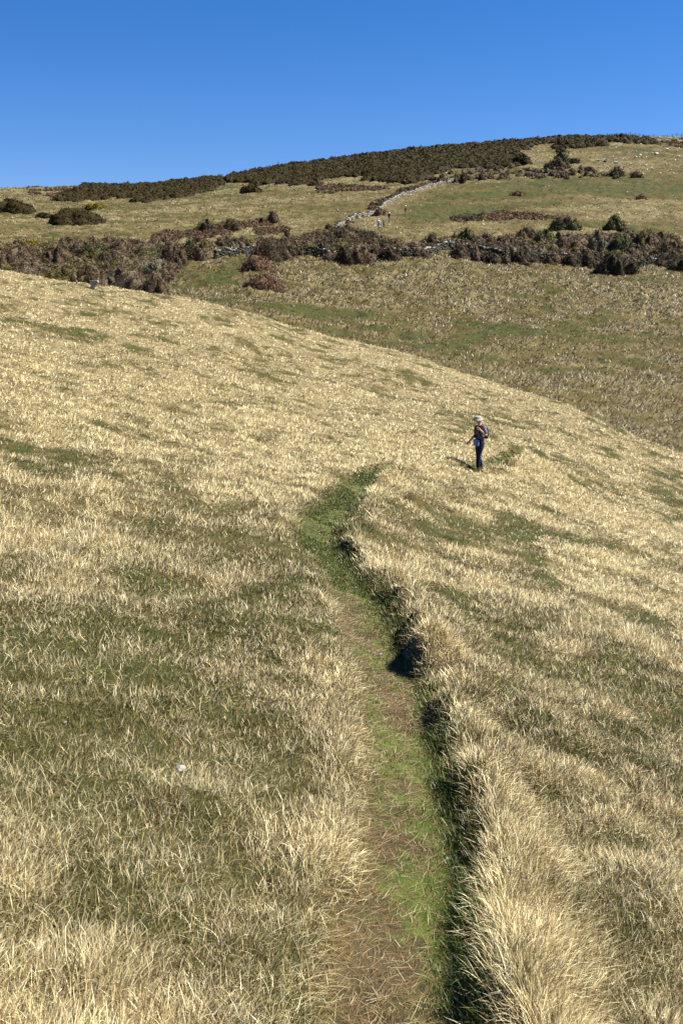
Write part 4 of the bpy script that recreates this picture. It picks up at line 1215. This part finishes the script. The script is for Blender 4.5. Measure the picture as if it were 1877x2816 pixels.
def skin_obj(name, nodes, edges, mat, parent, sub=2):
    me = bpy.data.meshes.new(name)
    me.from_pydata([n[0] for n in nodes], edges, [])
    me.materials.append(mat)
    o = bpy.data.objects.new(name, me)
    scene.collection.objects.link(o)
    o.parent = parent
    o.modifiers.new('skin', 'SKIN').use_smooth_shade = True
    sv = me.skin_vertices[0].data
    for i, n in enumerate(nodes):
        r = n[1]
        sv[i].radius = (r, r) if not isinstance(r, tuple) else r
    sv[0].use_root = True
    s = o.modifiers.new('subdivision', 'SUBSURF'); s.levels = sub; s.render_levels = sub
    return o

def chain(nodes, edges, start, seq):
    prev = start
    for p, r in seq:
        nodes.append((p, r))
        if prev is not None: edges.append((prev, len(nodes) - 1))
        prev = len(nodes) - 1
    return prev

def hand(nodes, edges, wrist_i, wrist, d, side):
    """palm, four unequal curled fingers and a thumb"""
    d = Vector(d).normalized()
    s = Vector(side).normalized()
    n = d.cross(s)
    w = Vector(wrist)
    palm = chain(nodes, edges, wrist_i, [(tuple(w + d * 0.035), 0.026), (tuple(w + d * 0.075), 0.030)])
    for k, ln in ((-1.5, 0.060), (-0.5, 0.075), (0.5, 0.080), (1.5, 0.070)):
        b = w + d * 0.085 + s * 0.019 * k
        chain(nodes, edges, palm, [(tuple(b), 0.010), (tuple(b + d * ln * 0.5 + n * 0.008), 0.009), (tuple(b + d * ln * 0.85 + n * 0.03), 0.007)])
    b = w + d * 0.035 + s * 0.036
    chain(nodes, edges, palm - 1, [(tuple(b), 0.012), (tuple(b + d * 0.03 + s * 0.02), 0.010), (tuple(b + d * 0.055 + s * 0.022 + n * 0.01), 0.008)])

def person(label, loc, heading, J, mats, hat=None, scale=1.0, sub=2, group=None, sleeves='short', shorts=False, extras=None, hair_col=(0.06, 0.04, 0.03)):
    """J: joints in metres, x = the person's left... right is +x, y forward, z up"""
    root = bpy.data.objects.new('person', None)
    scene.collection.objects.link(root)
    root.location = loc
    root.rotation_euler = (0, 0, heading)
    root.scale = (scale,) * 3
    tag(root, label, 'person', group)
    V = lambda k: Vector(J[k])
    lerp = lambda a, b, t: tuple(V(a).lerp(V(b), t)) if isinstance(a, str) else tuple(Vector(a).lerp(Vector(b), t))
    # one continuous body: trunk, neck, head with nose and chin, arms with hands, legs with feet
    nodes, edges = [(J['pelvis'], 0.092)], []
    waist = chain(nodes, edges, 0, [(J['waist'], (0.10, 0.08)), (J['chest'], (0.14, 0.10))])
    neck = chain(nodes, edges, waist, [(J['neck'], 0.046)])
    hd = V('head')
    fwd = Vector(J['look']).normalized()
    up = (hd - V('neck')).normalized()
    skull = chain(nodes, edges, neck, [(tuple(hd - up * 0.055), 0.060), (tuple(hd + up * 0.02), 0.088), (tuple(hd + up * 0.085), 0.062)])
    chain(nodes, edges, skull - 2, [(tuple(hd - up * 0.062 + fwd * 0.062), 0.030)])
    chain(nodes, edges, skull - 1, [(tuple(hd - up * 0.008 + fwd * 0.085), 0.017), (tuple(hd - up * 0.018 + fwd * 0.108), 0.011)])
    for sgn, n_ in ((1, 'r'), (-1, 'l')):
        w = chain(nodes, edges, waist, [(J[n_ + 'shoulder'], 0.062), (lerp(n_ + 'shoulder', n_ + 'elbow', 0.45), 0.048), (J[n_ + 'elbow'], 0.038), (lerp(n_ + 'elbow', n_ + 'wrist', 0.4), 0.037), (J[n_ + 'wrist'], 0.026)])
        d = V(n_ + 'wrist') - V(n_ + 'elbow')
        side = Vector(J['look']).cross(d) if abs(Vector(J['look']).normalized().dot(d.normalized())) < 0.9 else Vector((1, 0, 0))
        hand(nodes, edges, w, J[n_ + 'wrist'], d, side)
        k = chain(nodes, edges, 0, [(J[n_ + 'hip'], 0.074), (lerp(n_ + 'hip', n_ + 'knee', 0.45), 0.070), (J[n_ + 'knee'], 0.056), (lerp(n_ + 'knee', n_ + 'ankle', 0.35), 0.056), (J[n_ + 'ankle'], 0.030)])
        chain(nodes, edges, k, [(tuple(V(n_ + 'ankle') + Vector((0, 0.04, -0.045))), 0.024), (tuple(V(n_ + 'ankle') + Vector((0, 0.10, -0.06))), 0.017)])
    skin_obj('body', nodes, edges, SKIN, root, sub)
    # shirt
    nodes, edges = [(tuple(V('pelvis') + Vector((0, 0, -0.09))), (0.160, 0.128)), (tuple(V('pelvis') + Vector((0, 0, 0.03))), (0.158, 0.126))], []
    edges.append((0, 1))
    c = chain(nodes, edges, 1, [(J['waist'], (0.148, 0.112)), (J['chest'], (0.178, 0.128))])
    chain(nodes, edges, c, [(tuple(V('chest').lerp(V('neck'), 0.55)), (0.11, 0.085))])
    for n_ in ('r', 'l'):
        seq = [(J[n_ + 'shoulder'], 0.082), (lerp(n_ + 'shoulder', n_ + 'elbow', 0.45), 0.070), (lerp(n_ + 'shoulder', n_ + 'elbow', 0.85), 0.064)]
        if sleeves == 'long':
            seq += [(J[n_ + 'elbow'], 0.055), (lerp(n_ + 'elbow', n_ + 'wrist', 0.9), 0.040)]
        chain(nodes, edges, c, seq)
    skin_obj('shirt', nodes, edges, mats['shirt'], root, sub)
    # trousers or shorts
    nodes, edges = [(J['pelvis'], (0.160, 0.128)), (tuple(V('pelvis') + Vector((0, 0, 0.12))), (0.125, 0.10))], [(0, 1)]
    for n_ in ('r', 'l'):
        seq = [(J[n_ + 'hip'], 0.118), (lerp(n_ + 'hip', n_ + 'knee', 0.45), 0.098)]
        seq += [(lerp(n_ + 'hip', n_ + 'knee', 0.85), 0.085)] if shorts else [(J[n_ + 'knee'], 0.078), (lerp(n_ + 'knee', n_ + 'ankle', 0.5), 0.072), (lerp(n_ + 'knee', n_ + 'ankle', 0.95), 0.062)]
        chain(nodes, edges, 0, seq)
    skin_obj('shorts' if shorts else 'trousers', nodes, edges, mats['trousers'], root, sub)
    for n_ in ('r', 'l'):
        a = V(n_ + 'ankle')
        skin_obj('boot', [(tuple(a + Vector((0, -0.01, 0.07))), 0.062), (tuple(a + Vector((0, -0.03, -0.04))), 0.062), (tuple(a + Vector((0, 0.06, -0.05))), 0.062), (tuple(a + Vector((0, 0.19, -0.062))), 0.050)],
                 [(0, 1), (1, 2), (2, 3)], mats['boots'], root, sub)
    # hair, worn to the nape
    hm = cloth_mat('hair', hair_col)
    skin_obj('hair', [(tuple(hd + up * 0.075 - fwd * 0.015), 0.080), (tuple(hd + up * 0.02 - fwd * 0.045), 0.085), (tuple(hd - up * 0.06 - fwd * 0.065), 0.052)], [(0, 1), (1, 2)], hm, root, sub)
    # ears, eyes, mouth
    sidev = fwd.cross(up).normalized()
    for sg in (1, -1):
        for nm, off, r, mt in (('ear', sidev * 0.088 * sg - up * 0.01, (0.012, 0.022, 0.032), SKIN), ('eye', fwd * 0.080 + sidev * 0.032 * sg + up * 0.018, (0.012, 0.012, 0.009), hm)):
            bm = bmesh.new(); bmesh.ops.create_icosphere(bm, subdivisions=2, radius=1.0)
            for v in bm.verts: v.co = Vector((v.co.x * r[0], v.co.y * r[1], v.co.z * r[2]))
            q = bm_obj(nm, bm, mt, root, smooth=True); q.location = hd + off
    bm = bmesh.new(); bmesh.ops.create_icosphere(bm, subdivisions=1, radius=1.0)
    for v in bm.verts: v.co = Vector((v.co.x * 0.024, v.co.y * 0.01, v.co.z * 0.007))
    q = bm_obj('mouth', bm, plain_mat('lips', (0.36, 0.13, 0.11)), root, smooth=True); q.location = hd + fwd * 0.088 - up * 0.05
    q.rotation_euler = (0, 0, math.atan2(-fwd.x, fwd.y))
    if hat:
        prof = hat['profile']
        bm = bmesh.new()
        rings = []
        ns = 28
        for (r, z) in prof:
            rings.append([bm.verts.new((r * math.cos(a) * 0.94, r * math.sin(a) * 1.06, z + (0.012 * math.sin(2 * a + 0.6) - 0.014 * math.cos(a * 2)) * (r > 0.13))) for a in np.linspace(0, 2 * np.pi, ns, endpoint=False)])
        for a_, b_ in zip(rings[:-1], rings[1:]):
            for j in range(ns):
                bm.faces.new((a_[j], a_[(j + 1) % ns], b_[(j + 1) % ns], b_[j]))
        bm.faces.new(rings[-1])
        q = bm_obj('hat', bm, hat['mat'], root, smooth=True)
        q.location = hd + up * 0.068
        q.rotation_euler = (math.radians(-6), 0, math.atan2(-fwd.x, fwd.y))
        sol = q.modifiers.new('thickness', 'SOLIDIFY'); sol.thickness = 0.005
        if hat.get('band'):
            bm = bmesh.new()
            rr = [[bm.verts.new((r * math.cos(a) * 0.94, r * math.sin(a) * 1.06, z)) for a in np.linspace(0, 2 * np.pi, ns, endpoint=False)] for r, z in ((0.108, 0.008), (0.106, 0.030))]
            for j in range(ns): bm.faces.new((rr[0][j], rr[0][(j + 1) % ns], rr[1][(j + 1) % ns], rr[1][j]))
            b_ = bm_obj('hat_band', bm, hat['band'], q)
    if extras: extras(root, J)
    return root

def ribbon(name, pts_, w, mat, parent, r2=None):
    return skin_obj(name, [(p, (w, r2 or w * 0.35)) for p in pts_], [(i, i + 1) for i in range(len(pts_) - 1)], mat, parent, 1)

hx, hy, _ = hit([1317], [1287])
hx, hy = float(hx[0]), float(hy[0])
hz = float(z_ground(np.array([hx]), np.array([hy]))[0])
HIK = dict(pelvis=(0, 0, 0.93), waist=(0, 0.005, 1.08), chest=(0, 0.02, 1.29), neck=(0, 0.03, 1.455), head=(0.0, 0.075, 1.57), look=(-0.28, 1, -0.12),
           rshoulder=(0.185, 0.0, 1.385), relbow=(0.25, 0.01, 1.11), rwrist=(0.27, 0.20, 0.92),
           lshoulder=(-0.185, 0.0, 1.385), lelbow=(-0.30, -0.03, 1.12), lwrist=(-0.20, 0.13, 1.30),
           rhip=(0.09, 0, 0.87), rknee=(0.085, 0.0, 0.49), rankle=(0.07, -0.14, 0.10), lhip=(-0.09, 0, 0.87), lknee=(-0.075, 0.10, 0.50), lankle=(-0.06, 0.10, 0.085))
shirt_m = cloth_mat('grey_shirt', (0.12, 0.118, 0.145)); navy = cloth_mat('navy_trousers', (0.018, 0.022, 0.045)); leather = cloth_mat('brown_boots', (0.05, 0.035, 0.03))
black = cloth_mat('black_webbing', (0.015, 0.015, 0.018)); blue = cloth_mat('blue_pouch_cloth', (0.12, 0.20, 0.42)); cream = cloth_mat('cream_hat', (0.27, 0.255, 0.20))
def hiker_gear(root, J):
    # rucksack on the back with both straps
    bm = bmesh.new()
    box_bm(bm, 0, 0, 0, 0.25, 0.11, 0.34, 0.004)
    box_bm(bm, 0, -0.065, -0.05, 0.18, 0.05, 0.17, 0.003)
    r = bm_obj('rucksack', bm, black, root, 0.03, True)
    r.location = (0, -0.165, 1.19)
    for s in (1, -1):
        ribbon('strap', [(0.10 * s, -0.12, 1.37), (0.115 * s, -0.02, 1.445), (0.115 * s, 0.10, 1.38), (0.13 * s, 0.145, 1.26), (0.15 * s, 0.10, 1.12), (0.13 * s, -0.10, 1.04)], 0.022, black, root)
    # waist belt with blue pouch in front
    ribbon('belt', [(0.152 * math.sin(a), 0.13 * math.cos(a), 1.0) for a in np.linspace(0, 2 * np.pi, 14)], 0.02, black, root, 0.012)
    bm = bmesh.new()
    box_bm(bm, 0, 0, 0, 0.21, 0.09, 0.21, 0.006)
    p = bm_obj('waist_pouch', bm, blue, root, 0.03, True)
    p.location = (-0.05, 0.17, 0.90)
    bm = bmesh.new(); box_bm(bm, 0, 0.048, 0.055, 0.20, 0.012, 0.09, 0.002)
    bm_obj('flap', bm, blue, p, 0.004)
    # camera hanging from a neck strap
    for s in (1, -1):
        ribbon('camera_strap', [(0.06 * s, -0.02, 1.47), (0.075 * s, 0.10, 1.40), (0.05 * s, 0.165, 1.25), (0.03 * s, 0.17, 1.13)], 0.009, black, root)
    bm = bmesh.new(); box_bm(bm, 0, 0, 0, 0.12, 0.05, 0.08, 0.002)
    ccam = bm_obj('camera_case', bm, black, root, 0.008)
    ccam.location = (0.0, 0.19, 1.09)
hat_prof = [(0.16, -0.045), (0.15, -0.022), (0.135, -0.002), (0.112, 0.008), (0.108, 0.045), (0.098, 0.070), (0.07, 0.085), (0.02, 0.088)]
person('hiker in cream sun hat, grey shirt and dark trousers walking along the path',
       (hx, hy, hz + 0.0), math.radians(118), HIK, dict(shirt=shirt_m, trousers=navy, boots=leather), dict(profile=hat_prof, mat=cream, band=cloth_mat('hat_band_cloth', (0.30, 0.29, 0.22))), 1.0, 2, extras=hiker_gear)

def walk_pose(st=0.28, lean=0.03):
    return dict(pelvis=(0, 0, 0.93), waist=(0, lean * 0.3, 1.08), chest=(0, lean, 1.29), neck=(0, lean * 1.3, 1.455), head=(0, lean * 1.3 + 0.03, 1.58), look=(0, 1, -0.05),
                rshoulder=(0.185, lean, 1.385), relbow=(0.25, lean - 0.06, 1.10), rwrist=(0.25, lean + 0.10, 0.90),
                lshoulder=(-0.185, lean, 1.385), lelbow=(-0.25, lean - 0.10, 1.11), lwrist=(-0.25, lean - 0.06, 0.86),
                rhip=(0.09, 0, 0.87), rknee=(0.085, -0.02, 0.49), rankle=(0.08, -st, 0.12), lhip=(-0.09, 0, 0.87), lknee=(-0.08, st * 0.7, 0.49), lankle=(-0.08, st * 0.8, 0.09))

def far_person(px_, py_, hpx, heading, label, shirt, trous, hatc, shorts=False, sleeves='short', pack=None, hair=(0.06, 0.04, 0.03)):
    X, Y = place(px_, py_)
    z = float(gz(X, Y)[0])
    sc = hpx * Y / F / 1.74
    sc = min(max(sc, 1.02), 1.15)
    def gear(root, J):
        if pack is None: return
        bm = bmesh.new(); box_bm(bm, 0, 0, 0, 0.26, 0.15, 0.32, 0.01)
        r = bm_obj('rucksack', bm, cloth_mat('rucksack_cloth', pack), root, 0.04, True); r.location = (0, -0.20, 1.20)
    h = dict(profile=hat_prof, mat=cloth_mat('hat_cloth', hatc)) if hatc else None
    return person(label, (X, Y, z + 0.08), heading, walk_pose(), dict(shirt=cloth_mat('shirt_cloth', shirt), trousers=cloth_mat('legwear_cloth', trous), boots=leather), h, sc, 1,
                  'distant walkers on the upper green field', sleeves, shorts, gear, hair)
far_person(1041, 634, 23, math.radians(35), 'distant walker in pale blue top with a pink bag, lowest on the green field', (0.30, 0.48, 0.95), (0.12, 0.18, 0.42), (0.75, 0.75, 0.80), sleeves='long', pack=(0.85, 0.35, 0.42))
far_person(1054, 627, 24, math.radians(-60), 'distant walker in bright green shirt right behind the pale blue one', (0.02, 0.50, 0.22), (0.03, 0.03, 0.035), None)
far_person(1069, 612, 24, math.radians(-40), 'distant walker in all dark clothes and white hat, second from the top', (0.03, 0.035, 0.06), (0.07, 0.08, 0.11), (0.85, 0.82, 0.75), sleeves='long')
far_person(1114, 591, 20, math.radians(-30), 'farthest distant walker in black with a white hat, highest on the green field', (0.02, 0.02, 0.025), (0.02, 0.02, 0.025), (0.85, 0.83, 0.78), sleeves='long', pack=(0.30, 0.32, 0.36))
